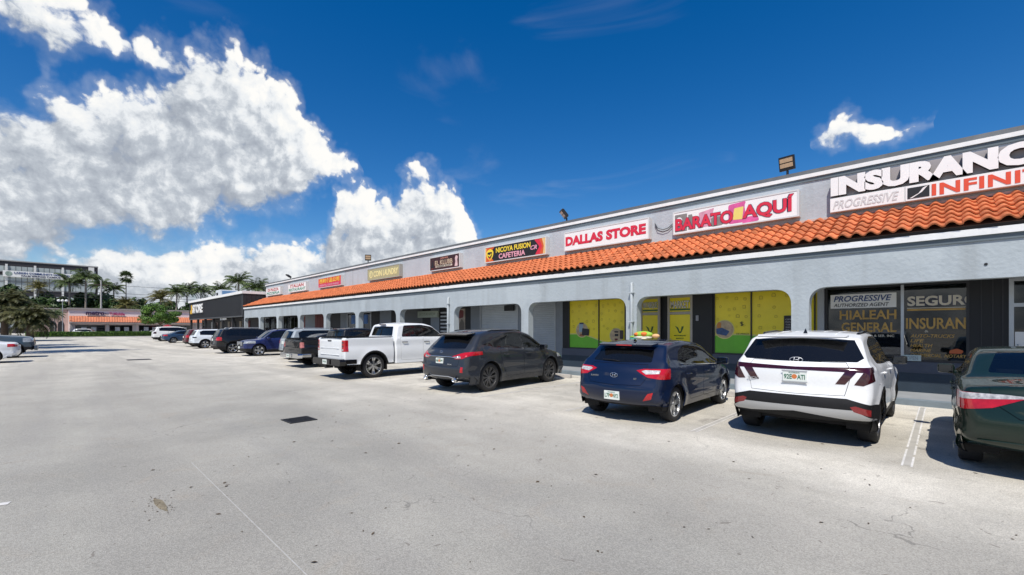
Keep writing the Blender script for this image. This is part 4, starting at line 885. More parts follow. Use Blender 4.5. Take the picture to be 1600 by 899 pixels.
            for k in range(cnt):
                for sgn in ((-1, 1) if fork else (0,)):
                    a = 2 * math.pi * k / cnt; a1 = a + sgn * fork
                    d0 = Vector((0, math.cos(a), math.sin(a))); d1 = Vector((0, math.cos(a1), math.sin(a1))); p0 = d0 * rr * 0.12; p1 = d1 * rr * 0.95
                    u = (p1 - p0).normalized(); w_ = Vector((1, 0, 0)).cross(u); X = Vector((1, 0, 0)); q = []
                    for p, hw, dx in ((p0, wsp * 1.05, o_ - 0.018), (p0 * 0.4 + p1 * 0.6, wsp * 0.85, o_ - 0.022), (p1, wsp, o_ + 0.004)):
                        q += [p + w_ * hw + X * (dx - 0.035), p + w_ * hw * 0.8 + X * dx, p - w_ * hw * 0.8 + X * dx, p - w_ * hw + X * (dx - 0.035)]
                    r_.add(q, [(0, 1, 5, 4), (1, 2, 6, 5), (2, 3, 7, 6), (4, 5, 9, 8), (5, 6, 10, 9), (6, 7, 11, 10)])
            rm_ = r_.mesh('rim', False)
            b_ = MB(); b_.lathe([(0.0001, 0.0), (rr * 0.62, 0.0), (rr * 0.62, -0.02), (rr * 0.9, -0.03), (rr * 0.9, -0.06)], (o_ - 0.085, 0, 0), 'x', 20); bm_ = b_.mesh('brake_disc', True)
            WHEELS[key] = (tm_, rm_, bm_)
        tm_, rm_, bm_ = WHEELS[key]
        for c in (lr, lf):
            hp = float(s.wf(np.array([c]), np.array([Rw + 0.07]))[0])
            for sg in (1, -1):
                w_ = link('wheel', tm_, None, s.root); w_.location = (sg * (hp - inset - tw / 2), c - s.L / 2, Rw)
                if not tm_.materials: tm_.materials.append(tyre_m)
                if sg < 0: w_.rotation_euler = (0, 0, math.pi)
                w_.rotation_euler.x = random.uniform(0, 1.2)
                r2 = bpy.data.objects.new('rim', rm_); COL.objects.link(r2); r2.parent = w_
                if not rm_.materials: rm_.materials.append(rim or alloy)
                r2.material_slots[0].link = 'OBJECT'; r2.material_slots[0].material = rim or alloy
                b2 = bpy.data.objects.new('brake_disc', bm_); COL.objects.link(b2); b2.parent = w_
                if not bm_.materials: bm_.materials.append(disc_m)
            # dark liner over each wheel
            n = 14; r2 = Rw + 0.085; x0, x1 = hp - 0.36, hp - 0.035
            for sg in (1, -1):
                V = []; F = []
                for k in range(n + 1):
                    a = math.pi * (-0.10 + 1.20 * k / n); V += [(sg * x0, c - s.L / 2 + r2 * math.cos(a), Rw + r2 * math.sin(a)), (sg * x1, c - s.L / 2 + r2 * math.cos(a), Rw + r2 * math.sin(a))]
                F = [(2 * k, 2 * k + 1, 2 * k + 3, 2 * k + 2) for k in range(n)]; V.append((sg * x0, c - s.L / 2, Rw)); F += [(2 * k, 2 * k + 2, len(V) - 1) for k in range(n)]
                MB().add(V, F).build('wheel_arch_liner', under_m, s.root)
    def underbody(s, l0=0.32, l1=None, z0=0.26, z1=0.5, w=None):
        l0 = l0 + .25
        l1 = l1 or s.L - 0.35; w = w or s.W - 0.34; lr, lf, Rw = s.wh
        mb = MB(); mb.box((-w, l0 - s.L / 2, z0), (w, l1 - s.L / 2, z1)); ww = s.W - 0.12
        mb.box((-ww, lr + Rw + 0.10 - s.L / 2, z0 + 0.02), (ww, lf - Rw - 0.10 - s.L / 2, z0 + 0.14))
        mb.build('underbody', under_m, s.root)
    def seats(s, fl, rl, z=0.62, top=1.20):
        mb = MB(); w = s.W - 0.22
        for l in (fl,):
            for x in (-0.38, 0.38):
                mb.box((x - 0.24, l - s.L / 2, z - 0.12), (x + 0.24, l + 0.5 - s.L / 2, z), 0.04); mb.box((x - 0.23, l - 0.10 - s.L / 2, z), (x + 0.23, l + 0.03 - s.L / 2, top - 0.14), 0.05); mb.box((x - 0.12, l - 0.10 - s.L / 2, top - 0.10), (x + 0.12, l - 0.01 - s.L / 2, top + 0.08), 0.035)
        mb.box((-w + 0.06, rl - s.L / 2, z - 0.1), (w - 0.06, rl + 0.45 - s.L / 2, z), 0.04); mb.box((-w + 0.06, rl - 0.12 - s.L / 2, z), (w - 0.06, rl - s.L / 2, top - 0.16), 0.05)
        for x in (-0.38, 0.38): mb.box((x - 0.12, rl - 0.12 - s.L / 2, top - 0.14), (x + 0.12, rl - 0.03 - s.L / 2, top), 0.035)
        mb.build('seats', seat_m, s.root)
        d = MB(); d.box((-w, fl + 0.85 - s.L / 2, z), (w, fl + 1.25 - s.L / 2, z + 0.26), 0.06); d.tube([(-0.38 + 0.18 * math.cos(a), fl + 0.72 - s.L / 2 + 0.05 * math.sin(a), z + 0.22 + 0.18 * math.sin(a)) for a in np.linspace(0, 2 * math.pi, 17)], 0.016, 6, False)
        d.build('dashboard', seat_m, s.root)
    def mirrors(s, l, z, m, glassm=None, out=0.16):
        h, n = s.hit_side(l, z)
        x = h.x if h else s.W - 0.1
        for sg in (1, -1):
            mb = MB(); mb.box((sg * (x + 0.015), l - 0.09 - s.L / 2, z - 0.02), (sg * (x + 0.015 + out + 0.06), l + 0.07 - s.L / 2, z + 0.13), 0.045); mb.box((sg * (x - 0.04), l - 0.03 - s.L / 2, z - 0.03), (sg * (x + 0.10), l + 0.03 - s.L / 2, z + 0.02), 0.01)
            o = mb.build('door_mirror', m, s.root, smooth=True); o.data.set_sharp_from_angle(angle=R(60))
            MB().box((sg * (x + 0.035), l - 0.0945 - s.L / 2, z - 0.005), (sg * (x + 0.055 + out), l - 0.0905 - s.L / 2, z + 0.118)).build('mirror_glass', mat('mirror_glass', (0.05, 0.055, 0.06), 0.03, metal=0.9), o)
    def handles(s, ls, z, m, parents=None, ln=0.22):
        for k, l in enumerate(ls):
            h, n = s.hit_side(l, z)
            if not h: continue
            for j, sg in enumerate((1, -1)):
                mb = MB(); mb.tube([(sg * (h.x - 0.01), l - ln / 2 - s.L / 2, z), (sg * (h.x + 0.028), l - ln / 2 + 0.03 - s.L / 2, z), (sg * (h.x + 0.028), l + ln / 2 - 0.03 - s.L / 2, z), (sg * (h.x - 0.01), l + ln / 2 - s.L / 2, z)], 0.013, 6)
                mb.build('handle', m, parents[k][j] if parents else s.root, smooth=True)
    def rear_item(s, name, x0, x1, z0, z1, th, m, parent=None, bev=0.0, off=0.0):
        h, n = s.hit((x0 + x1) / 2, (z0 + z1) / 2); y = h.y - s.L / 2 - off
        return MB().box((x0, y - th, z0), (x1, y + 0.03, z1), bev).build(name, m, parent or s.root)
    def plate(s, z, txt, off=0.012, x=0.0, w=0.305, h=0.155, frame=None):
        hh, n = s.hit(abs(x), z + h / 2); y = hh.y - s.L / 2 - off
        p = MB().box((x - w / 2, y - 0.006, z), (x + w / 2, y + 0.03, z + h), 0.004).build('number_plate', plate_m, s.root)
        if frame: 
            f = MB(); f.box((x - w / 2 - 0.012, y - 0.010, z - 0.012), (x + w / 2 + 0.012, y - 0.004, z + 0.006)); f.box((x - w / 2 - 0.012, y - 0.010, z + h - 0.006), (x + w / 2 + 0.012, y - 0.004, z + h + 0.012)); f.build('plate_frame', frame, p)
        if txt:
            a, b = txt
            lettering(a, x - w * 0.44, y - 0.007, z + h * 0.24, w * 0.34, h * 0.46, plate_g, p, 0.002, 0.02); lettering(b, x + w * 0.12, y - 0.007, z + h * 0.24, w * 0.32, h * 0.46, plate_g, p, 0.002, 0.02)
            MB().prism([(x + 0.035 * math.cos(k * math.pi / 6), z + h * 0.5 + 0.035 * math.sin(k * math.pi / 6)) for k in range(12)], y - 0.0085, y - 0.0062).build('plate_emblem', mat('plate_orange', (0.55, 0.17, 0.05), 0.5), p)
            lettering('FLORIDA', x - 0.07, y - 0.007, z + h * 0.80, 0.14, h * 0.12, plate_g, p, 0.002)
        return p
    def badge(s, txt, x, z, w, h, m=chrome, shear=0.0):
        hh, n = s.hit(abs(x + w / 2), z + h / 2)
        return lettering(txt, x, hh.y - s.L / 2 - 0.006, z, w, h, m, s.root, 0.006, 0.01, shear, 'badge')
    def emblem(s, z, rx, rz, kind=0, m=chrome):
        hh, n = s.hit(0.0, z); y = hh.y - s.L / 2 - 0.012
        mb = MB(); mb.tube([(rx * math.cos(a), y, z + rz * math.sin(a)) for a in np.linspace(0, 2 * math.pi, 25)], 0.006, 6, False)
        if kind == 1: mb.tube([(-rx * .45, y, z - rz * .75), (-rx * .25, y, z + rz * .8)], .007, 6); mb.tube([(rx * .25, y, z - rz * .8), (rx * .45, y, z + rz * .75)], .007, 6); mb.tube([(-rx * .33, y, z - rz * .1), (rx * .33, y, z + rz * .1)], .007, 6)
        if kind == 2: mb.tube([(-rx * .1, y, z + rz * .7), (-rx * .3, y, z - rz * .35), (rx * .65, y, z - rz * .35)], .007, 6)
        return mb.build('emblem', m, s.root, smooth=True)
    def place(s, x, y, rz=0.0):
        """x: centre line, y: rear end of the vehicle when it points along +y"""
        v = Matrix.Rotation(rz, 3, 'Z') @ Vector((0, s.L / 2, 0)); s.root.location = (x + v.x, y + v.y, 0); s.root.rotation_euler = (0, 0, rz)
        for b in s.sheets: b.free()
        return s.root
WHEELS = {}
def std_parts(c, pm, near=True, trim=None, glass_side=None, glass_rear=None, extra=()):
    tr = trim or plastic_m; gs_ = glass_side or car_glass; gr_ = glass_rear or car_glass
    body = c.part('body', ['body'], pm, 0, 0.02)
    D = {}
    for t in ('door_f', 'door_r'):
        r = c.part('door', [t], pm, 0, 0.012, True); D[t] = r
    c.part('tailgate', ['tailgate'], pm, 0, 0.012); c.part('bonnet', ['bonnet'], pm, 0, 0.012); c.part('fuel_flap', ['flap'], pm, 0, 0.006)
    sl = c.part('shut_lines', ['gap'], gap_m, -0.007, 0.0); sl and tag(sl, kind='stuff'); c.part('pillar_trim', ['pillar'], gloss_blk, -0.003, 0.01, True)
    for t in ('pane_f', 'pane_r', 'pane_q'): c.part('side_window', [t], gs_ if t != 'pane_f' else (c.__dict__.get('gf') or gs_), -0.004, 0.008, True)
    c.part('windscreen', ['wind'], car_glass_l if near else gs_, -0.004, 0.008); c.part('rear_window', ['rglass'], gr_, -0.004, 0.008)
    c.part('arch_trim', ['arch_trim_r'], tr, 0.006, 0.02, True); c.part('arch_trim', ['arch_trim_f'], tr, 0.006, 0.02, True); c.part('sill_trim', ['sill'], tr, 0.003, 0.015, True); c.part('bumper_lower', ['lower'], tr, 0.004, 0.02); c.part('skid_plate', ['skid'], silver_tr, 0.010, 0.02)
    c.part('tail_lamp', ['tail'], c.__dict__.get('tail_m') or red_lens, 0.004, 0.012, True); c.part('lamp_insert', ['tail_w'], clear_lens, 0.006, 0.012, True)
    c.part('head_lamp', ['head'], head_lens, 0.004, 0.012, True); c.part('grille', ['grille'], gloss_blk, -0.006, 0.01); c.part('reflector', ['refl'], c.__dict__.get('refl_m') or red_lens, 0.004, 0.01, True)
    return D

# ---- white compact suv
def tucson():
    c = Car('compact_suv', 'white compact suv with full width red tail light bar beside the green sedan', 4.63, 0.935, (1.15, 1.0), (0.55, 3.5), wheels=(0.93, 3.685, 0.365), flare=0.03, pr=0.09)
    c.sheet([(.32, .34, .02, .08), (.12, .36, .10, .09), (.03, .46, .14, .10), (0, .60, .15, .10), (.03, .72, .14, .10), (.075, .80, .13, .10), (.075, 1.0, .13, .10), (.095, 1.14, .13, .10), (.17, 1.205, .12, .10), (.47, 1.535, .10, .085), (.54, 1.59, .06, .085), (1.0, 1.64, .04, .10), (1.7, 1.66, .035, .10), (2.4, 1.63, .035, .10), (2.85, 1.53, .04, .09), (3.55, 1.08, .08, .09), (3.7, 1.04, .06, .10), (4.2, .97, .07, .12), (4.45, .87, .12, .12), (4.58, .70, .16, .12), (4.63, .52, .16, .12), (4.55, .32, .14, .1), (4.40, .26, .05, .1)], 0.045)
    pm = paint('white_suv', (0.74, 0.75, 0.75), rough=0.3)
    c.cut('rglass', [(-.1, 1.205), (.72, 1.215), (.79, 1.27), (.66, 1.525), (-.1, 1.55)], 'rear', hi=.60)
    c.cut('tail', [(-.1, 1.085), (.99, 1.075), (.99, 1.15), (-.1, 1.125)], 'rear', hi=.45)
    c.cut('tail', [(.60, 1.087), (.73, 1.085), (.60, .905), (.49, .905)], 'rear', hi=.45); c.cut('tail', [(.80, 1.08), (.99, 1.077), (.99, 1.0), (.80, .895), (.70, .905)], 'rear', hi=.40)
    c.cut('lower', [(-.1, .2), (1.0, .2), (1.0, .60), (.62, .71), (-.1, .715)], 'rear', hi=.80)
    c.cut('skid', [(-.1, .425), (.60, .42), (.92, .385), (.92, .43), (.70, .555), (-.1, .565)], 'rear', hi=.42, within=('lower',))
    c.cut('refl', [(.70, .535), (.88, .475), (.88, .565), (.72, .615), (.66, .60)], 'rear', hi=.40, within=('lower', 'skid'))
    c.cut('sill', [(.5, .1), (4.2, .1), (4.2, .36), (.5, .36)]); c.arches(0.055)
    c.cut('pillar', round_poly([(.92, 1.30), (1.25, 1.15), (3.45, 1.075), (2.88, 1.47), (2.35, 1.57), (1.55, 1.565), (1.05, 1.47)], .03, 2))
    c.cut('pane_f', [(2.40, 1.125), (3.30, 1.09), (2.84, 1.44), (2.40, 1.535)], within=('pillar',)); c.cut('pane_r', [(1.42, 1.165), (2.34, 1.13), (2.34, 1.54), (1.62, 1.535), (1.38, 1.46)], within=('pillar',)); c.cut('pane_q', [(.98, 1.31), (1.34, 1.19), (1.32, 1.45), (1.10, 1.45)], within=('pillar',))
    c.cut('wind', [(-.1, 1.10), (.72, 1.10), (.56, 1.53), (-.1, 1.54)], 'rear', lo=2.80, hi=3.6)
    c.lined('door_f', round_poly([(2.37, .38), (3.38, .38), (3.46, 1.06), (2.37, 1.11)], .05, 2)); c.lined('door_r', round_poly([(1.50, .55), (1.62, .38), (2.35, .38), (2.35, 1.11), (1.36, 1.15), (1.30, .95)], .04, 2))
    c.lined('tailgate', [(-.1, .73), (.60, .745), (.68, 1.08), (.60, 1.21), (-.1, 1.21)], 'rear', hi=.40); c.lined('flap', round_poly([(.62, .88), (.80, .88), (.80, 1.04), (.62, 1.04)], .03, 2), w=.005)
    c.cut('head', [(.30, .80), (.95, .84), (.95, .93), (.30, .90)], 'rear', lo=4.0); c.cut('grille', [(-.1, .46), (.62, .46), (.72, .80), (-.1, .80)], 'rear', lo=4.1)
    c.tail_m = dkred_lens; c.refl_m = refl_lens
    D = std_parts(c, pm)
    c.wheels((10, 0.022, 0.0), 0.235, alloy_dk); c.underbody(0.28); c.seats(2.55, 1.35, 0.68, 1.30)
    c.mirrors(3.30, 1.06, gloss_blk, out=.15); c.handles((2.52, 1.52), 1.0, pm, (D['door_f'], D['door_r']))
    sp = MB(); sp.add([(-.60, .50 - c.L / 2, 1.60), (.60, .50 - c.L / 2, 1.60), (.58, .36 - c.L / 2, 1.575), (-.58, .36 - c.L / 2, 1.575), (-.60, .50 - c.L / 2, 1.565), (.60, .50 - c.L / 2, 1.565), (.57, .37 - c.L / 2, 1.555), (-.57, .37 - c.L / 2, 1.555)], [(0, 1, 2, 3), (4, 7, 6, 5), (2, 1, 5, 6), (3, 7, 4, 0), (2, 6, 7, 3)]); sp.build('spoiler', pm, c.root)
    for sg in (1, -1):
        MB().tube([(sg * .64, .95 - c.L / 2, 1.58), (sg * .655, 1.05 - c.L / 2, 1.615), (sg * .66, 1.8 - c.L / 2, 1.645), (sg * .655, 2.5 - c.L / 2, 1.612), (sg * .64, 2.65 - c.L / 2, 1.58)], 0.022, 8).build('roof_rail', gloss_blk, c.root, smooth=True)
    MB().add([(-.03, .80 - c.L / 2, 1.62), (.03, .80 - c.L / 2, 1.62), (0, .95 - c.L / 2, 1.63), (0, .82 - c.L / 2, 1.70)], [(0, 1, 3), (1, 2, 3), (2, 0, 3)]).build('aerial', gloss_blk, c.root)
    for x in (-.40, -.2, .2, .40): MB().tube([(x, .75 - c.L / 2, 1.604 - .03 * abs(x)), (x, 1.2 - c.L / 2, 1.647 - .03 * abs(x)), (x, 1.8 - c.L / 2, 1.656 - .03 * abs(x)), (x, 2.3 - c.L / 2, 1.634 - .03 * abs(x))], .012, 5).build('roof_rib', pm, c.root, smooth=True)
    c.plate(.905, ('92E', 'ATI'), 0.014, frame=silver_tr); c.badge('TUCSON', -.66, .90, .21, .035, silver_tr); c.emblem(1.225, .085, .04, 1, silver_tr)
    c.place(-1.60, 7.62, R(0))
tucson()

# ---- dark blue hatchback
def hatch():
    c = Car('hatchback', 'dark blue hatchback with red tail lamps parked in front of the yellow market doors', 4.30, 0.892, (1.03, .90), (.75, 3.3), wheels=(.80, 3.45, .318), flare=.02, pr=.10, hip=.02)
    c.sheet([(.36, .28, .02, .1), (.14, .30, .10, .11), (.03, .42, .15, .14), (0, .58, .16, .14), (.03, .70, .15, .13), (.085, .78, .14, .12), (.12, .92, .13, .12), (.17, 1.0, .12, .11), (.26, 1.05, .11, .10), (.60, 1.35, .08, .09), (.70, 1.41, .05, .09), (1.1, 1.46, .035, .11), (1.7, 1.475, .03, .11), (2.3, 1.43, .035, .11), (2.6, 1.36, .04, .1), (3.35, .97, .08, .09), (3.5, .92, .06, .1), (4.0, .80, .08, .12), (4.18, .70, .13, .12), (4.28, .55, .16, .12), (4.25, .35, .15, .1), (4.1, .24, .05, .1)], 0.045)
    pm = paint('navy_blue', (0.0016, 0.0085, 0.034), metal=0.25, rough=0.3)
    c.cut('rglass', round_poly([(-.1, 1.06), (.60, 1.085), (.545, 1.30), (-.1, 1.335)], .03, 3), 'rear', hi=.68)
    c.cut('tail', [(.405, .945), (.62, .83), (.97, .79), (.97, .985), (.52, .975)], 'rear', hi=.50); c.cut('tail_w', [(.50, .935), (.58, .885), (.80, .90), (.80, .955), (.55, .955)], 'rear', hi=.40, within=('tail',))
    c.cut('refl', [(.555, .42), (.70, .46), (.735, .58), (.65, .555)], 'rear', hi=.40)
    c.cut('lower', [(-.1, .1), (1, .1), (1, .33), (-.1, .335)], 'rear', hi=.45); c.arches(0)
    c.cut('pillar', round_poly([(1.02, 1.06), (1.3, 1.02), (3.25, .945), (2.62, 1.30), (2.1, 1.385), (1.55, 1.37), (1.2, 1.27)], .02, 2))
    c.cut('pane_f', [(2.18, 1.0), (3.10, .965), (2.58, 1.28), (2.18, 1.35)], within=('pillar',)); c.cut('pane_r', [(1.42, 1.03), (2.11, 1.005), (2.11, 1.36), (1.60, 1.345), (1.42, 1.27)], within=('pillar',)); c.cut('pane_q', [(1.10, 1.065), (1.36, 1.04), (1.36, 1.24), (1.24, 1.22)], within=('pillar',))
    c.cut('wind', [(-.1, .985), (.70, .985), (.56, 1.37), (-.1, 1.37)], 'rear', lo=2.62, hi=3.40)
    c.lined('door_f', round_poly([(2.15, .34), (3.10, .34), (3.22, .93), (2.15, .98)], .05, 2)); c.lined('door_r', round_poly([(1.34, .52), (1.46, .34), (2.13, .34), (2.13, .98), (1.15, 1.02), (1.14, .88)], .04, 2))
    c.lined('tailgate', [(-.1, .665), (.52, .69), (.60, .82), (.56, 1.05), (-.1, 1.05)], 'rear', hi=.45)
    c.cut('head', [(.42, .60), (.95, .66), (.95, .80), (.50, .74)], 'rear', lo=3.75); c.cut('grille', [(-.1, .36), (.45, .36), (.52, .55), (-.1, .58)], 'rear', lo=3.9)
    D = std_parts(c, pm)
    c.wheels((5, .034, .17), .215, alloy); c.underbody(.28); c.seats(2.3, 1.3, .58, 1.15)
    c.mirrors(2.98, .95, pm); c.handles((2.28, 1.32), .84, pm, (D['door_f'], D['door_r']))
    for sg in (1, -1): MB().tube([(sg * float(c.wf(np.array([l]), np.array([z]))[0] + .002), l - c.L / 2, z) for l, z in ((1.06, 1.045), (1.3, 1.012), (2.2, .975), (3.2, .935))], .008, 6).build('belt_trim', chrome, c.root)
    sp = MB(); sp.add([(-.58, .68 - c.L / 2, 1.42), (.58, .68 - c.L / 2, 1.42), (.55, .47 - c.L / 2, 1.395), (-.55, .47 - c.L / 2, 1.395), (-.58, .68 - c.L / 2, 1.385), (.58, .68 - c.L / 2, 1.385), (.54, .48 - c.L / 2, 1.365), (-.54, .48 - c.L / 2, 1.365)], [(0, 1, 2, 3), (4, 7, 6, 5), (2, 1, 5, 6), (3, 7, 4, 0), (2, 6, 7, 3)]); spo = sp.build('spoiler', pm, c.root)
    MB().box((-.16, .462 - c.L / 2, 1.37), (.16, .472 - c.L / 2, 1.39)).build('brake_lamp', red_lens, spo)
    MB().add([(-.025, .88 - c.L / 2, 1.44), (.025, .88 - c.L / 2, 1.44), (0, 1.0 - c.L / 2, 1.45), (0, .9 - c.L / 2, 1.505)], [(0, 1, 3), (1, 2, 3), (2, 0, 3)]).build('aerial', gloss_blk, c.root)
    h1, _ = c.hit(0, 1.10); MB().tube([(.0, h1.y - c.L / 2 - .015, 1.085), (-.12, h1.y - c.L / 2 - .012, 1.10), (-.36, h1.y - c.L / 2 + .0, 1.108)], .009, 6).build('rear_wiper', plastic_m, c.root)
    c.plate(.405, ('L7P', 'NY2'), .014); c.emblem(.845, .075, .04, 1); c.badge('ELANTRA', -.50, .80, .17, .03); c.badge('GT', .38, .785, .06, .03)
    c.place(-4.34, 7.06, R(1.5))
hatch()

# ---- grey crossover
def crossover():
    c = Car('crossover_suv', 'dark grey crossover suv with black spoked wheels beside the white pickup', 4.89, 0.945, (1.16, 1.02), (.8, 3.75), wheels=(1.02, 3.81, .385), flare=.022, pr=.10, hip=.015)
    c.sheet([(.40, .32, .02, .1), (.14, .35, .10, .11), (.03, .48, .15, .14), (0, .66, .16, .14), (.05, .78, .15, .13), (.075, .94, .14, .12), (.10, 1.06, .13, .12), (.22, 1.12, .12, .10), (.66, 1.50, .08, .09), (.78, 1.57, .05, .09), (1.2, 1.65, .035, .12), (1.9, 1.69, .03, .12), (2.6, 1.65, .035, .12), (3.0, 1.55, .04, .1), (3.75, 1.10, .08, .09), (3.9, 1.06, .06, .1), (4.4, .98, .08, .12), (4.7, .86, .13, .12), (4.85, .66, .16, .12), (4.88, .48, .16, .12), (4.78, .32, .1, .1), (4.6, .27, .05, .1)], 0.05)
    pm = paint('graphite', (0.024, 0.028, 0.036), metal=0.35, rough=0.32)
    c.cut('rglass', round_poly([(-.1, 1.15), (.66, 1.165), (.60, 1.47), (-.1, 1.49)], .03, 3), 'rear', hi=.74)
    c.cut('tail', [(.42, .965), (.52, .90), (.75, .91), (1.0, 1.03), (1.0, 1.10), (.72, 1.065)], 'rear', hi=.72); c.cut('tail_w', [(.44, .95), (.52, .915), (.70, .925), (.66, .985)], 'rear', hi=.5, within=('tail',))
    c.cut('refl', [(.70, .56), (.78, .56), (.78, .70), (.72, .70)], 'rear', hi=.5); c.cut('lower', [(-.1, .1), (1, .1), (1, .40), (.55, .40), (.45, .46), (-.1, .46)], 'rear', hi=.6); c.arches(.04)
    c.cut('sill', [(.5, .1), (4.4, .1), (4.4, .335), (.5, .335)])
    c.cut('pillar', round_poly([(.80, 1.265), (1.35, 1.17), (3.62, 1.085), (2.98, 1.48), (2.35, 1.595), (1.95, 1.585), (1.45, 1.44)], .03, 2))
    c.cut('pane_f', [(2.55, 1.14), (3.48, 1.105), (2.93, 1.46), (2.55, 1.545)], within=('pillar',)); c.cut('pane_r', [(1.60, 1.19), (2.47, 1.15), (2.47, 1.56), (1.98, 1.55), (1.62, 1.43)], within=('pillar',))
    c.cut('wind', [(-.1, 1.12), (.74, 1.12), (.58, 1.55), (-.1, 1.55)], 'rear', lo=3.0, hi=3.80)
    c.lined('door_f', round_poly([(2.50, .37), (3.52, .37), (3.62, 1.07), (2.50, 1.125)], .05, 2)); c.lined('door_r', round_poly([(1.58, .60), (1.72, .37), (2.48, .37), (2.48, 1.125), (1.50, 1.17), (1.42, 1.0)], .04, 2))
    c.lined('tailgate', [(-.1, .70), (.62, .72), (.66, .95), (.62, 1.14), (-.1, 1.14)], 'rear', hi=.48); c.lined('flap', round_poly([(.62, .93), (.80, .93), (.80, 1.10), (.62, 1.10)], .03, 2), w=.005)
    c.cut('head', [(.45, .74), (.99, .80), (.99, .92), (.55, .86)], 'rear', lo=4.2); c.cut('grille', [(-.1, .36), (.55, .36), (.40, .62), (.5, .86), (-.1, .88)], 'rear', lo=4.4)
    c.gf = car_glass_l
    D = std_parts(c, pm, trim=pm)
    c.wheels((10, .014, .10), .24, alloy_dk); c.underbody(.32); c.seats(2.7, 1.5, .72, 1.32)
    c.mirrors(3.36, 1.08, pm); c.handles((2.66, 1.68), .98, pm, (D['door_f'], D['door_r']))
    hA, _ = c.hit(.0, .975); tr = MB(); pts = []
    for x, z in ((-.66, .985), (-.52, .935), (-.40, .955), (0, .96), (.40, .955), (.52, .935), (.66, .985)):
        q, _ = c.hit(abs(x), z); pts.append((x, q.y - c.L / 2 - .012, z))
    tr.tube(pts, .014, 6); tr.build('tailgate_trim', chrome, c.root, smooth=True)
    sp = MB(); sp.add([(-.62, .76 - c.L / 2, 1.575), (.62, .76 - c.L / 2, 1.575), (.58, .47 - c.L / 2, 1.53), (-.58, .47 - c.L / 2, 1.53), (-.62, .76 - c.L / 2, 1.54), (.62, .76 - c.L / 2, 1.54), (.57, .48 - c.L / 2, 1.50), (-.57, .48 - c.L / 2, 1.50)], [(0, 1, 2, 3), (4, 7, 6, 5), (2, 1, 5, 6), (3, 7, 4, 0), (2, 6, 7, 3)]); sp.build('spoiler', gloss_blk, c.root)
    for sg in (1, -1):
        MB().lathe([(.03, .0), (.062, .0), (.062, -.12), (.05, -.125), (.045, -.02)], (sg * .56, .14 - c.L / 2, .37), 'y', 16).build('exhaust_tip', chrome, c.root, smooth=True)
        MB().tube([(sg * .66, 1.2 - c.L / 2, 1.62), (sg * .68, 1.35 - c.L / 2, 1.645), (sg * .68, 2.4 - c.L / 2, 1.648), (sg * .66, 2.6 - c.L / 2, 1.62)], .014, 8).build('roof_rail', gloss_blk, c.root, smooth=True)
    pts = []
    for x in np.linspace(-.62, .62, 9):
        q, _ = c.hit(abs(x), .44); pts.append((x, q.y - c.L / 2 - .014, .44 - .03 * (abs(x) > .45)))
    MB().tube(pts, .012, 6).build('bumper_trim', silver_tr, c.root, smooth=True)
    c.plate(.775, ('F4K', 'J09'), .014, w=.28, h=.14); c.emblem(1.065, .055, .04, 2); c.badge('RX', .30, .745, .16, .03, silver_tr)
    c.place(-9.56, 7.05, R(4.5))
crossover()

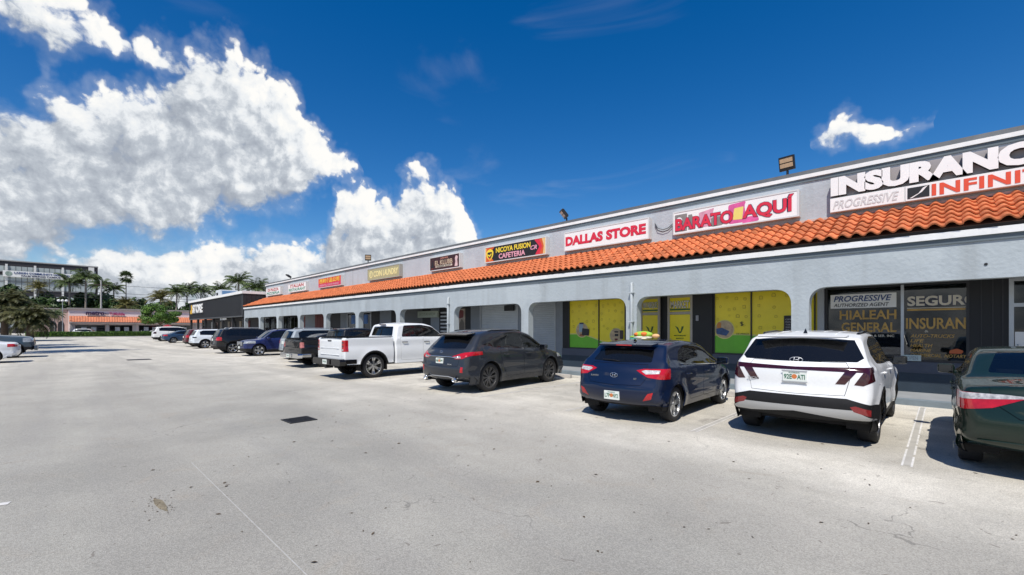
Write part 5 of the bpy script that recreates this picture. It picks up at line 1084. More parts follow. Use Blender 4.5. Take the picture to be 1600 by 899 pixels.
# ---- green sedan at the right edge
def sedan():
    c = Car('sedan', 'dark green sedan cut off by the right edge of the picture', 4.64, 0.89, (1.03, .93), (.9, 3.55), wheels=(.98, 3.68, .325), flare=.02, pr=.11, pf=.12)
    c.sheet([(.40, .30, .02, .1), (.14, .32, .10, .11), (.03, .45, .15, .14), (0, .62, .16, .14), (.035, .78, .15, .12), (.08, .92, .13, .11), (.11, 1.02, .12, .09), (.20, 1.075, .09, .08), (.55, 1.10, .06, .09), (.74, 1.12, .05, .09), (1.38, 1.40, .05, .09), (1.62, 1.44, .035, .11), (2.1, 1.455, .03, .11), (2.6, 1.42, .035, .11), (2.9, 1.35, .04, .1), (3.6, .98, .08, .09), (3.75, .93, .06, .1), (4.3, .82, .08, .12), (4.5, .70, .13, .12), (4.62, .52, .16, .12), (4.58, .34, .14, .1), (4.42, .24, .05, .1)], 0.045)
    pm = paint('dark_green', (0.003, 0.015, 0.0085), metal=0.3, rough=0.3)
    c.cut('rglass', round_poly([(-.1, 1.145), (.60, 1.15), (.50, 1.385), (-.1, 1.39)], .03, 3), 'rear', lo=.6, hi=1.5)
    c.cut('tail', [(.36, .92), (.60, .80), (.82, .755), (.99, .755), (.99, .955), (.5, .95)], 'rear', hi=.52); c.cut('tail_w', [(.30, .945), (.36, .92), (.62, .895), (.80, .875), (.99, .895), (.99, .945), (.5, .955)], 'rear', hi=.34, within=('tail', 'body'))
    c.cut('lower', [(-.1, .1), (1, .1), (1, .33), (-.1, .335)], 'rear', hi=.45); c.arches(0)
    c.cut('pillar', round_poly([(1.02, 1.12), (1.3, 1.06), (3.45, .965), (2.86, 1.29), (2.2, 1.38), (1.65, 1.355), (1.25, 1.23)], .02, 2))
    c.cut('pane_f', [(2.32, 1.025), (3.30, .985), (2.80, 1.27), (2.32, 1.34)], within=('pillar',)); c.cut('pane_r', [(1.34, 1.075), (2.26, 1.03), (2.26, 1.35), (1.68, 1.33), (1.36, 1.23)], within=('pillar',))
    c.cut('wind', [(-.1, .995), (.70, .995), (.56, 1.36), (-.1, 1.36)], 'rear', lo=2.90, hi=3.65)
    c.lined('door_f', round_poly([(2.29, .35), (3.30, .35), (3.42, .95), (2.29, 1.0)], .05, 2)); c.lined('door_r', round_poly([(1.50, .55), (1.62, .35), (2.27, .35), (2.27, 1.0), (1.30, 1.05), (1.26, .92)], .04, 2))
    c.lined('tailgate', [(-.1, .66), (.40, .70), (.60, .86), (.64, 1.12), (-.1, 1.12)], 'rear', hi=.22); c.cut('head', [(.45, .64), (.95, .68), (.95, .80), (.50, .76)], 'rear', lo=4.0); c.cut('grille', [(-.1, .34), (.55, .34), (.6, .58), (-.1, .60)], 'rear', lo=4.2)
    c.gr = None
    D = std_parts(c, pm, glass_rear=glass('rear_car_glass', (0.30, 0.35, 0.38), 0.2))
    c.wheels((8, .024, 0), .215, alloy); c.underbody(.32); c.seats(2.55, 1.55, .58, 1.16)
    c.mirrors(3.16, .98, pm, out=.15); c.handles((2.42, 1.46), .87, pm, (D['door_f'], D['door_r']))
    c.badge('COROLLA', .16, .80, .24, .04); c.badge('ECO', .24, .745, .16, .04); c.plate(.60, ('K5D', '88R'), .014); c.emblem(.89, .06, .042, 2)
    pts = []
    for x in np.linspace(-.72, .72, 11):
        q, _ = c.hit(abs(x), .43); pts.append((x, q.y - c.L / 2 - .004, .43 - .05 * max(0, abs(x) - .5)))
    MB().tube(pts, .011, 6).build('bumper_crease', pm, c.root, smooth=True)
    c.place(0.99, 7.25, R(0))
sedan()

# ---- pickups
CAB = [(2.02, .46, 0, .05), (2.0, .8, .02, .06), (2.0, 1.25, .02, .06), (2.02, 1.36, .03, .07), (2.12, 1.78, .05, .09), (2.20, 1.87, .05, .1), (2.7, 1.915, .035, .12), (3.4, 1.90, .035, .12), (3.72, 1.82, .04, .1), (4.38, 1.36, .07, .09), (4.52, 1.31, .06, .10), (5.3, 1.26, .07, .12), (5.68, 1.20, .1, .12), (5.82, 1.06, .13, .12), (5.87, .75, .14, .12), (5.85, .5, .12, .1), (5.7, .40, .05, .1)]
BED = [(.16, .58, .01, .05), (.11, .62, .02, .05), (.10, .9, .025, .05), (.10, 1.30, .025, .05), (.14, 1.385, .02, .04), (.3, 1.39, .01, .04), (1.85, 1.39, .01, .04), (1.95, 1.36, .0, .04), (1.965, .9, 0, .04), (1.955, .5, 0, .04)]
def pickup(label, pm, x, y, rz, near=True, rim=alloy, style=(6, .030, .14), tail_shape='notch', bump_m=None, group='parked vehicles', cover=None, tail_m=None, front=False, bed_trim=None, size=(1, 1, 1)):
    c = Car('pickup_truck', label, 5.89, 1.03, (1.36, 1.30), (2.0, 4.35), sh=.03, tumble=.24, wheels=(1.19, 4.93, .41), flare=.02, pr=.03, pf=.10, sill=.46, group=group, cat='pickup truck')
    ds = .05 if near else .09
    # bed
    c.sheet(BED, ds, (0.1, 1.965), .50, .12, .025); c.arches(.05 if near else .04, .075)
    c.cut('bed_hole', [(-.1, .22), (.90, .22), (.90, 1.88), (-.1, 1.88)], 'top', zlo=1.30)
    if tail_shape == 'notch':
        c.cut('tail', [(.84, .93), (1.1, .93), (1.1, 1.30), (.84, 1.30)], 'rear', hi=.26, xlo=.84)
        c.lined('tailgate', [(-.1, .66), (.83, .66), (.83, 1.33), (-.1, 1.33)], 'rear', hi=.18)
    else:
        c.cut('tail', round_poly([(.84, .95), (1.02, .95), (1.02, 1.22), (.84, 1.22)], .06), 'rear', hi=.24); c.lined('tailgate', [(-.1, .66), (.82, .66), (.82, 1.33), (-.1, 1.33)], 'rear', hi=.18)
    c.part('bed', ['body'], pm, 0, .02); c.part('tailgate', ['tailgate'], pm, .002, .012); tag(c.part('shut_lines', ['gap'], gap_m, -.007, 0), kind='stuff'); c.part('arch_trim', ['arch_trim_r'], plastic_m, .008, .03, True); tl_ = c.part('tail_lamp', ['tail'], tail_m or red_lens, .006, .015, True)
    if tail_shape == 'notch' and tl_:
        for sg, o in zip((1, -1), tl_):
            for zz in (.985, 1.105, 1.225):
                q, _ = c.hit(.88, zz); MB().box((sg * .86, q.y - c.L / 2 - .012, zz - .035), (sg * .94, q.y - c.L / 2 + .01, zz + .03), .01).build('lamp_insert', clear_lens if zz < 1.0 else dkred_lens, o)
    for zz in ((.80, 1.02) if near else ()):
        MB().box((-.72, .088 - c.L / 2, zz), (.66, .112 - c.L / 2, zz + .018), .006).build('tailgate_crease', pm, c.root)
    if near:
        MB().box((-.13, .085 - c.L / 2, 1.255), (.13, .11 - c.L / 2, 1.30), .008).build('tailgate_handle', gloss_blk, c.root)
        MB().box((-.79, .10 - c.L / 2, 1.375), (.79, .19 - c.L / 2, 1.40), .008).build('tailgate_cap', plastic_m, c.root)
    it = MB(); it.box((-.86, .2 - c.L / 2, .84), (.86, 1.90 - c.L / 2, .88)); it.box((-.895, .2 - c.L / 2, .86), (-.865, 1.9 - c.L / 2, 1.385)); it.box((.865, .2 - c.L / 2, .86), (.895, 1.9 - c.L / 2, 1.385)); it.box((-.88, .2 - c.L / 2, .86), (.88, .225 - c.L / 2, 1.375)); it.box((-.88, 1.87 - c.L / 2, .86), (.88, 1.90 - c.L / 2, 1.38))
    it.build('bed_liner', plastic_m, c.root)
    rl = MB()
    for sg in (1, -1): rl.box((sg * .865, .2 - c.L / 2, 1.386), (sg * .985, 1.92 - c.L / 2, 1.412), .008)
    rl.build('bed_rail', bed_trim or plastic_m, c.root)
    if cover: MB().box((-.90, .18 - c.L / 2, 1.385), (.90, 1.92 - c.L / 2, 1.43), .015).build('bed_cover', cover, c.root)
    # cab
    c.sheet(CAB, ds, (2.0, 5.88), .46, .12, .05)
    c.arches(.05 if near else .04, .075)
    c.cut('rglass', round_poly([(-.1, 1.42), (.73, 1.42), (.66, 1.76), (-.1, 1.77)], .03, 3), 'rear', hi=2.3)
    c.cut('pillar', round_poly([(2.30, 1.39), (4.22, 1.385), (3.68, 1.76), (3.2, 1.83), (2.44, 1.80)], .06, 3)); c.cut('pane_f', [(3.26, 1.41), (4.12, 1.41), (3.64, 1.735), (3.26, 1.80)], within=('pillar',)); c.cut('pane_r', round_poly([(2.36, 1.41), (3.18, 1.41), (3.18, 1.805), (2.48, 1.78)], .05, 3), within=('pillar',))
    c.cut('wind', [(-.1, 1.40), (.82, 1.40), (.66, 1.80), (-.1, 1.80)], 'rear', lo=3.7, hi=4.5)
    c.lined('door_f', round_poly([(3.22, .56), (4.20, .56), (4.26, 1.375), (3.22, 1.38)], .06, 2)); c.lined('door_r', round_poly([(2.24, .56), (3.20, .56), (3.20, 1.38), (2.24, 1.38)], .06, 2))
    c.cut('head', [(.62, .88), (1.1, .90), (1.1, 1.12), (.62, 1.10)], 'rear', lo=5.35); c.cut('grille', [(-.1, .68), (.66, .68), (.60, 1.12), (-.1, 1.12)], 'rear', lo=5.5)
    if front: c.cut('lower', [(-.1, .2), (1.1, .2), (1.1, .62), (-.1, .62)], 'rear', lo=5.3)
    D = std_parts(c, pm, near)
    c.wheels(style, .27, rim, .03, near); c.underbody(.3, 5.5, .42, .72, .74); c.seats(3.35, 2.45, .85, 1.60)
    c.mirrors(4.16, 1.36, gloss_blk, out=.20); c.handles((3.38, 2.42), 1.20, gloss_blk, (D['door_f'], D['door_r']), .24)
    c.rear_item  # rear step bumper
    bp = MB(); bp.prism(round_poly([(-1.0, .47), (1.0, .47), (1.04, .62), (.98, .69), (-.98, .69), (-1.04, .62)], .03), -.04 - c.L / 2, .16 - c.L / 2); bp.box((-.35, -.07 - c.L / 2, .49), (.35, -.04 - c.L / 2, .66), .02)
    for sg in (1, -1): bp.box((sg * .96, .15 - c.L / 2, .52), (sg * 1.03, .55 - c.L / 2, .67), .02)
    bp.build('rear_bumper', bump_m or gloss_blk, c.root); c.root.scale = size
    p = MB().box((-.155, -.085 - c.L / 2, .50), (.155, -.072 - c.L / 2, .65)).build('number_plate', plate_m, c.root)
    lettering('T4 9QX', -.12, -.087 - c.L / 2, .54, .24, .07, plate_g, p, .002, .01)
    if near: MB().box((-.2, 2.08 - c.L / 2, 1.81), (.2, 2.13 - c.L / 2, 1.85), .01).build('brake_lamp', dkred_lens, c.root)
    MB().box((-.06, -.06 - c.L / 2, .36), (.06, .2 - c.L / 2, .46), .01).build('tow_hitch', under_m, c.root)
    for sg in (1, -1): MB().box((sg * .84, 1.66 - c.L / 2, .26), (sg * 1.01, 1.68 - c.L / 2, .56)).build('mud_flap', plastic_m, c.root)
    if front:
        fb = MB(); fb.prism(round_poly([(-1.0, .42), (1.0, .42), (1.03, .56), (1.0, .68), (-1.0, .68), (-1.03, .56)], .03), 5.80 - c.L / 2, 5.93 - c.L / 2); fb.build('front_bumper', bump_m or gloss_blk, c.root)
    c.place(x, y, rz)
pickup('white crew cab pickup with tall red tail lamps and black bumper', paint('white_truck', (0.72, 0.74, 0.75), rough=.3), -14.95, 6.42, R(1.0))
# ---- vehicles further along the row, simpler
BOX = [(.32, .32, .02, .1), (.08, .36, .08, .1), (.0, .55, .12, .11), (.02, .72, .12, .11), (.05, .82, .11, .10), (.06, 1.05, .10, .10), (.12, 1.14, .10, .10), (.36, 1.60, .08, .09), (.46, 1.67, .05, .09), (1.0, 1.72, .035, .1), (2.0, 1.74, .03, .1), (2.6, 1.70, .035, .1), (2.95, 1.60, .04, .09), (3.55, 1.14, .07, .09), (3.7, 1.10, .06, .1), (4.35, 1.04, .08, .12), (4.6, .95, .11, .12), (4.69, .75, .13, .12), (4.7, .5, .13, .12), (4.62, .32, .1, .1), (4.4, .28, .05, .1)]
SED = [(.40, .30, .02, .1), (.14, .32, .10, .11), (.03, .45, .15, .14), (0, .62, .16, .14), (.035, .78, .15, .12), (.08, .92, .13, .11), (.11, 1.00, .12, .09), (.20, 1.04, .09, .08), (.55, 1.06, .06, .09), (.74, 1.09, .05, .09), (1.38, 1.39, .05, .09), (1.62, 1.43, .035, .11), (2.1, 1.445, .03, .11), (2.6, 1.41, .035, .11), (2.9, 1.34, .04, .1), (3.6, .98, .08, .09), (3.75, .93, .06, .1), (4.3, .82, .08, .12), (4.5, .70, .13, .12), (4.62, .52, .16, .12), (4.58, .34, .14, .1), (4.42, .24, .05, .1)]
def far_car(name, label, kind, pm, L, H, Wd, x, y, rz=0.0, rim=alloy, style=(5, .036, .0), trim=None, lamp=None, ds=.10, front=False, rail=None, cat='car', tail=None, group='parked vehicles', plate=True, chrome_front=None):
    K, L0, H0 = (BOX, 4.7, 1.74) if kind == 'suv' else (SED, 4.64, 1.445)
    fl, fh = L / L0, H / H0; lr, lf = (.98 * fl, 3.78 * fl) if kind == 'suv' else (.98 * fl, 3.68 * fl); Rw = .37 * (fh ** .5) if kind == 'suv' else .33
    bl = (1.18 * fh, 1.08 * fh) if kind == 'suv' else (1.02 * fh, .93 * fh)
    c = Car(name, label, L, Wd, bl, (.6 * fl, 3.5 * fl) if kind == 'suv' else (.9 * fl, 3.5 * fl), wheels=(lr, lf, Rw), flare=.025, tumble=.28 if kind == 'suv' else .32, group=group, cat=cat)
    c.sheet([(l * fl, z * fh, cr, r) for l, z, cr, r in K], ds, ns=11)
    S = lambda pts: [(a * fl, b * fh) for a, b in pts]; Z = lambda pts: [(a * Wd / .93, b * fh) for a, b in pts]
    if kind == 'suv':
        c.cut('rglass', Z([(-.1, 1.18), (.68, 1.19), (.62, 1.57), (-.1, 1.60)]), 'rear', hi=.5 * fl)
        c.cut('tail', Z(tail or [(.58, .90), (1.05, .88), (1.05, 1.12), (.66, 1.12)]), 'rear', hi=.36 * fl)
        c.cut('lower', Z([(-.1, .1), (1.1, .1), (1.1, .50), (-.1, .52)]), 'rear', hi=.8 * fl); c.cut('sill', S([(.4, .1), (4.4, .1), (4.4, .40), (.4, .40)])); c.arches(.05 if trim else 0, n=18)
        c.cut('pillar', S([(.62, 1.22), (3.45, 1.13), (2.92, 1.55), (2.4, 1.63), (.85, 1.62), (.6, 1.5)]))
        c.cut('pane_f', S([(2.42, 1.175), (3.30, 1.145), (2.88, 1.52), (2.42, 1.60)]), within=('pillar',)); c.cut('pane_r', S([(1.45, 1.195), (2.35, 1.18), (2.35, 1.60), (1.45, 1.60)]), within=('pillar',)); c.cut('pane_q', S([(.72, 1.24), (1.36, 1.205), (1.36, 1.59), (.88, 1.59), (.72, 1.5)]), within=('pillar',))
        c.cut('wind', Z([(-.1, 1.16), (.72, 1.16), (.58, 1.60), (-.1, 1.60)]), 'rear', lo=2.95 * fl, hi=3.6 * fl)
        c.lined('door_f', S([(2.40, .42), (3.38, .42), (3.46, 1.12), (2.40, 1.16)]), w=.012); c.lined('door_r', S([(1.50, .60), (1.62, .42), (2.37, .42), (2.37, 1.16), (1.42, 1.19)]), w=.012)
        c.lined('tailgate', Z([(-.1, .62), (.66, .62), (.66, 1.16), (-.1, 1.16)]), 'rear', hi=.3 * fl, w=.012)
        c.cut('head', Z([(.55, .80), (1.05, .82), (1.05, .97), (.55, .95)]), 'rear', lo=4.0 * fl); c.cut('grille', Z([(-.1, .62), (.56, .62), (.56, .93), (-.1, .93)]), 'rear', lo=4.3 * fl)
        if front: c.cut('lower', Z([(-.1, .1), (1.1, .1), (1.1, .50), (-.1, .50)]), 'rear', lo=3.9 * fl)
    else:
        c.cut('rglass', Z([(-.1, 1.12), (.60, 1.13), (.50, 1.37), (-.1, 1.38)]), 'rear', lo=.6 * fl, hi=1.5 * fl); c.cut('tail', Z(tail or [(.40, .84), (1.0, .80), (1.0, .96), (.44, .96)]), 'rear', hi=.45 * fl)
        c.cut('lower', Z([(-.1, .1), (1, .1), (1, .33), (-.1, .335)]), 'rear', hi=.45); c.arches(0, n=18)
        c.cut('pillar', S([(1.02, 1.10), (1.3, 1.05), (3.45, .955), (2.86, 1.28), (2.2, 1.37), (1.65, 1.345), (1.25, 1.22)]))
        c.cut('pane_f', S([(2.32, 1.015), (3.30, .975), (2.80, 1.26), (2.32, 1.33)]), within=('pillar',)); c.cut('pane_r', S([(1.34, 1.065), (2.26, 1.02), (2.26, 1.34), (1.68, 1.32), (1.36, 1.22)]), within=('pillar',))
        c.cut('wind', Z([(-.1, .985), (.70, .985), (.56, 1.35), (-.1, 1.35)]), 'rear', lo=2.90 * fl, hi=3.65 * fl)
        c.lined('door_f', S([(2.29, .35), (3.30, .35), (3.42, .94), (2.29, .99)]), w=.012); c.lined('door_r', S([(1.50, .55), (1.62, .35), (2.27, .35), (2.27, .99), (1.30, 1.04)]), w=.012)
        c.lined('tailgate', Z([(-.1, .62), (.62, .66), (.64, 1.08), (-.1, 1.08)]), 'rear', hi=.22, w=.01); c.cut('head', Z([(.45, .64), (.95, .68), (.95, .80), (.50, .76)]), 'rear', lo=4.0 * fl)
    c.tail_m = lamp
    std_parts(c, pm, False, trim)
    c.wheels(style, .235, rim, .02, False); c.underbody(.3); c.mirrors(3.28 * fl, bl[1] + .0, pm); c.handles((2.52 * fl, 1.55 * fl), bl[0] - .16, pm)
    if rail:
        for sg in (1, -1): MB().tube([(sg * (Wd - .27), .8 * fl - L / 2, 1.66 * fh), (sg * (Wd - .27), .95 * fl - L / 2, 1.755 * fh), (sg * (Wd - .27), 2.5 * fl - L / 2, 1.75 * fh), (sg * (Wd - .27), 2.65 * fl - L / 2, 1.66 * fh)], .018, 6).build('roof_rail', rail, c.root)
    if plate and kind == 'suv': c.plate(.86 * fh, None, .01)
    elif plate: c.plate(.72 * fh, None, .01)
    if front:
        for k in range(7):
            q, _ = c.hit(.0 + k * .0, .8 * fh, True); 
        g = MB(); q, _ = c.hit(.1, .80 * fh, True)
        for k in range(7): g.box((-.46 + k * .15, q.y - L / 2 - .03, .66 * fh), (-.40 + k * .15, q.y - L / 2 + .012, .92 * fh), .01)
        g.build('grille_bars', chrome_front or silver_tr, c.root)
        MB().box((-.155, q.y - L / 2 + .03, .46), (.155, q.y - L / 2 + .045, .60)).build('front_plate', plate_m, c.root)
    c.place(x, y, rz)
pk_blk = paint('black', (0.006, 0.006, 0.007), rough=.25)
pickup('black pickup with chrome rear bumper and round headed pale tail lamp', pk_blk, -20.35, 7.0, R(1), near=True, rim=alloy, style=(5, .04, .0), tail_shape='plain', bump_m=chrome, tail_m=mat('pale_red_lamp', (0.45, 0.16, 0.15), .1, var=.5, vscale=16), bed_trim=gloss_blk, size=(.96, .96, .90))
far_car('sedan', 'black sedan mostly hidden behind the black pickup', 'sedan', paint('black_sedan', (0.008, 0.009, 0.012), rough=.25), 4.75, 1.44, .91, -23.1, 7.9, 0, ds=.07)
far_car('compact_suv', 'silver grey suv beyond the black pickup', 'suv', paint('silver_grey', (0.30, 0.34, 0.37), metal=.4), 4.62, 1.69, .92, -25.75, 8.6, 0, rail=silver_tr, ds=.07, rim=alloy)
far_car('compact_suv', 'dark blue boxy suv backed into its stall with headlights facing the lane', 'suv', paint('deep_blue', (0.010, 0.018, 0.09), metal=.2), 4.40, 1.66, .905, -30.8, 12.25, R(180), rail=gloss_blk, front=True, style=(5, .045, .12), ds=.07)
far_car('large_suv', 'black three row suv with chrome wheels next to the dark blue suv', 'suv', pk_blk, 4.95, 1.72, .975, -35.2, 7.35, R(0), rail=silver_tr, rim=alloy, style=(5, .04, .0), ds=.07)
far_car('crossover_suv', 'white crossover with dark lower trim left of the black suv', 'suv', paint('pearl_white', (0.62, 0.67, 0.72), rough=.3), 4.6, 1.62, .925, -45.4, 7.9, R(0), trim=plastic_m, lamp=gloss_blk, tail=[(.60, .98), (1.05, .92), (1.05, 1.02), (.60, 1.08)], style=(5, .04, .12))
far_car('compact_suv', 'dark red suv behind the white crossover', 'suv', paint('dark_red', (0.075, 0.008, 0.012), metal=.2), 4.55, 1.64, .92, -49.9, 8.2, R(0))
far_car('sedan', 'navy blue sedan in front of the white large suv', 'sedan', paint('steel_blue', (0.016, 0.045, 0.10), metal=.3), 4.85, 1.45, .925, -64.0, 8.5, R(0))
far_car('large_suv', 'large white suv at the far end of the parked row', 'suv', paint('white_large', (0.70, 0.71, 0.72), rough=.3), 5.3, 1.93, 1.02, -73.0, 8.7, R(0), rim=alloy_dk, lamp=dkred_lens)
# the other side of the lane, at the left edge
pickup('slate blue pickup facing the lane at the left edge', paint('slate_blue', (0.045, 0.07, 0.095), metal=.3), -39.0, -6.6, R(0), near=False, tail_shape='plain', bump_m=mat('bumper_grey', (0.10, 0.12, 0.14), .3, metal=.6), front=True, group='vehicles on the left of the lane')
far_car('coupe', 'white coupe with red tail lamp beside the slate blue pickup', 'sedan', paint('white_coupe', (0.70, 0.72, 0.74), rough=.3), 4.5, 1.40, .91, -33.6, -1.15, R(180), ds=.07, group='vehicles on the left of the lane')
far_car('sedan', 'white car parked beyond the hedge before the pink building', 'suv', paint('white_far', (0.70, 0.71, 0.72), rough=.3), 4.5, 1.6, .92, -124.0, 2.6, R(-20), group='vehicles beyond the hedge', ds=.15)
far_car('sedan', 'white sedan half hidden behind the hedge near the red umbrella', 'sedan', paint('white_far', (0.70, 0.71, 0.72)), 4.6, 1.45, .92, -122.0, 14.0, R(-35), group='vehicles beyond the hedge', ds=.15)
# ------------------------------------------------------------------ black shop next door
blk = mat('black_siding', (0.020, 0.022, 0.026), 0.6, var=0.2, vscale=2)
bs = empty('black_shop', (-63.5, 13.4, 0)); tag(bs, 'low black clad shop with white roof edge at the far end of the arcade', 'building')
bx0, bx1 = -76.5 + 63.5, -50.95 + 63.5
MB().box((bx0, -0.05, 2.98), (bx1, 9.0, 5.22)).build('upper_wall', blk, bs)
bt = MB()
for k in range(int((bx1 - bx0) / 0.42)): bt.box((bx0 + k * 0.42, -0.085, 3.02), (bx0 + k * 0.42 + 0.05, -0.05, 5.20))
for k in range(20): bt.box((bx1, 0.2 + k * 0.42, 3.9), (bx1 + 0.03, 0.25 + k * 0.42, 5.2))
o = bt.build('siding_battens', blk, bs); o['kind'] = 'stuff'
MB().box((bx0 - 0.25, -0.16, 5.222), (bx1 + 0.06, 9.1, 5.50)).build('roof_edge', white_trim, bs)
MB().box((bx0, -0.12, 2.86), (bx1, 0.5, 2.98)).build('lower_trim', mat('dark_grey_trim', (0.07, 0.075, 0.08), .6), bs)
MB().box((bx0, 1.4, 0.12), (bx1, 9.0, 2.86)).build('shop_wall', mat('dark_shop_wall', (0.035, 0.035, 0.037), .7, var=.3), bs)
MB().box((bx0, -0.15, 0), (bx1, 9.0, 0.12)).build('plinth', walk_mat, bs)
for x in (-12.8, -8.6, -4.4, -0.2, 4.0, 8.2, 12.2): MB().box((x, 0.0, 0.12), (x + 0.22, 0.24, 2.86)).build('post', blk, bs)
for x, m_ in ((-7.2, alu), (-2.6, mat('tan_door', (0.28, 0.23, 0.17), .6)), (1.0, mat('tan_door', (0.28, 0.23, 0.17), .6)), (5.8, mat('tan_door', (0.28, 0.23, 0.17), .6)), (8.9, maroon)): MB().box((x, 1.33, 0.13), (x + 0.75, 1.40, 2.5)).build('door', m_, bs)
for x in (-11.8, -5.6, 2.4, 7.0): 
    f = MB().box((x, 1.34, 0.7), (x + 1.9, 1.398, 2.5)).build('window', dark_frame, bs); MB().box((x + 0.07, 1.325, 0.77), (x + 1.83, 1.338, 2.43)).build('pane', glass('dim_pane', (.1, .1, .1), .7), f)
MB().box((3.3, 0.02, 2.62), (5.8, 0.09, 2.84)).build('white_sign', white_p, bs)
s = empty('shop_sign', (-71.7, 13.30, 3.60)); tag(s, 'sign with yellow figure and tall white letters on the black shop', 'sign')
MB().box((-4.0, 0.0, 0), (4.0, 0.045, 1.35)).build('panel', blk, s)
lettering('STORE', -2.0, -0.06, 0.10, 5.8, 1.15, face_w, s, 0.06, 0.04); MB().prism(round_poly([(-3.7, 0.05), (-2.5, 0.05), (-2.4, 0.5), (-2.9, 1.3), (-3.2, 1.2), (-3.1, .6), (-3.7, .5)], .1), -.07, -.01).build('figure', mat('sign_yellow', (0.62, 0.36, 0.03), .5), s)
a = empty('air_conditioner', (-69.3, 16.2, 5.22)); tag(a, 'white rooftop air conditioning unit on the black shop', 'air conditioner')
MB().box((-1.2, -1.0, 0), (1.2, 1.0, 1.55), .03).build('casing', mat('ac_casing', (0.55, 0.58, 0.60), .5, var=.08), a); MB().box((-.8, -1.02, .3), (.1, -1.001, 1.2)).build('grille', plastic_m, a); MB().box((1.201, -.8, .2), (1.215, .8, 1.4)).build('panel', mat('ac_blue', (0.10, 0.20, 0.34), .4), a)

# ------------------------------------------------------------------ pink shops across the road
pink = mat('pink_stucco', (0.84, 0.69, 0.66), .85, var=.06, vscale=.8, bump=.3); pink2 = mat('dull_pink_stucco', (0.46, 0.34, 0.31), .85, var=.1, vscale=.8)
pkb = empty('pink_shop_row', (-130, 12, 0)); tag(pkb, 'low pink shop row with orange tiled awning across the road', 'building')
P = lambda y: y - 12
MB().box((-14, P(2.1), 0), (0, P(30), 5.58)).build('wall', pink, pkb); MB().box((-14.2, P(1.9), 5.582), (.25, P(30.2), 5.95)).build('parapet', mat('grey_parapet', (0.30, 0.27, 0.25), .8, var=.1), pkb)
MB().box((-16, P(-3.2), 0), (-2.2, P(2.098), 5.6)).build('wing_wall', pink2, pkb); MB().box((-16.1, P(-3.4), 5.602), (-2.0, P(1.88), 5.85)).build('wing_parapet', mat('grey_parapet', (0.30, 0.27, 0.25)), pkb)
aw = MB(); n_ = 66
for k in range(n_):
    y0 = P(2.2) + k * (27.6 / n_); w_ = 27.6 / n_
    V = []; 
    for (xx, zz) in ((0.01, 4.20), (1.35, 2.95)):
        for j in range(5): V.append((xx, y0 + w_ * j / 4, zz + .10 * math.sin(math.pi * j / 4)))
    aw.add(V, [(j, j + 1, 6 + j, 5 + j) for j in range(4)])
aw.build('tiled_awning', mat('faded_clay_tile', (0.50, 0.17, 0.085), .8, var=.25, vscale=1.5), pkb)['kind'] = 'stuff'
MB().box((.01, P(2.2), 2.72), (1.30, P(29.8), 2.93)).build('awning_soffit', mat('awning_soffit', (0.42, 0.36, 0.33), .8), pkb)
for y in (2.3, 7.85, 12.4, 18.2, 23.5): MB().box((.002, P(y), 0), (.30, P(y) + .42, 2.72)).build('pilaster', mat('pale_pilaster', (0.52, 0.46, 0.44), .8), pkb)
for y0, y1 in ((3.1, 7.7), (8.4, 12.2), (13.3, 17.6), (18.9, 23.0)):
    f = MB().box((.003, P(y0), .7), (.06, P(y1), 2.35)).build('window', dark_frame, pkb); MB().box((.062, P(y0) + .1, .78), (.07, P(y1) - .1, 2.28)).build('pane', glass('dim_pane', (.1, .1, .1), .7), f)
    for k in range(2): MB().box((.075, P(y0) + .9 + 1.5 * k, 1.1), (.08, P(y0) + 1.7 + 1.5 * k, 1.95)).build('poster', mat('pale_poster', (.45, .45, .46), .6, var=.4, vscale=3), f)
for y in (-.6, .55):
    f = MB().prism([(P(y) + a_, z_) for a_, z_ in ((0, .4), (.95, .4), (.95, 2.5), (.8, 3.0), (.47, 3.2), (.15, 3.0), (0, 2.5))], -2.198, -2.14, 'x').build('arched_window', dark_frame, pkb)
s = empty('shop_sign', (-129.95, 7.4, 4.45)); s.rotation_euler = (0, 0, R(90)); tag(s, 'purple and pink phone shop lettering on the pink building', 'sign')
lettering('metro', -2.7, -.12, .0, 2.9, .85, mat('purple_lettering', (0.035, 0.012, 0.06), .5), s, .1, .04); lettering('by', .32, -.12, .02, .6, .5, mat('purple_lettering', (0, 0, 0)), s, .1, .01); lettering('T-Mobile', 1.0, -.12, .02, 2.5, .62, mat('magenta_lettering', (0.42, 0.015, 0.12), .5), s, .1, .03)
uo = empty('parasol', (-121, 17.2, 0)); tag(uo, 'red parasol in front of the pink building', 'parasol')
MB().tube([(0, 0, 0), (0, 0, 2.4)], .03, 6).build('pole', alu, uo)
cv = MB(); cv.add([(1.3 * math.cos(k * math.pi / 4), 1.3 * math.sin(k * math.pi / 4), 1.9) for k in range(8)] + [(0, 0, 2.5)], [(k, (k + 1) % 8, 8) for k in range(8)]); cv.build('canopy', mat('red_canvas', (.30, .012, .02), .7, var=.1), uo)

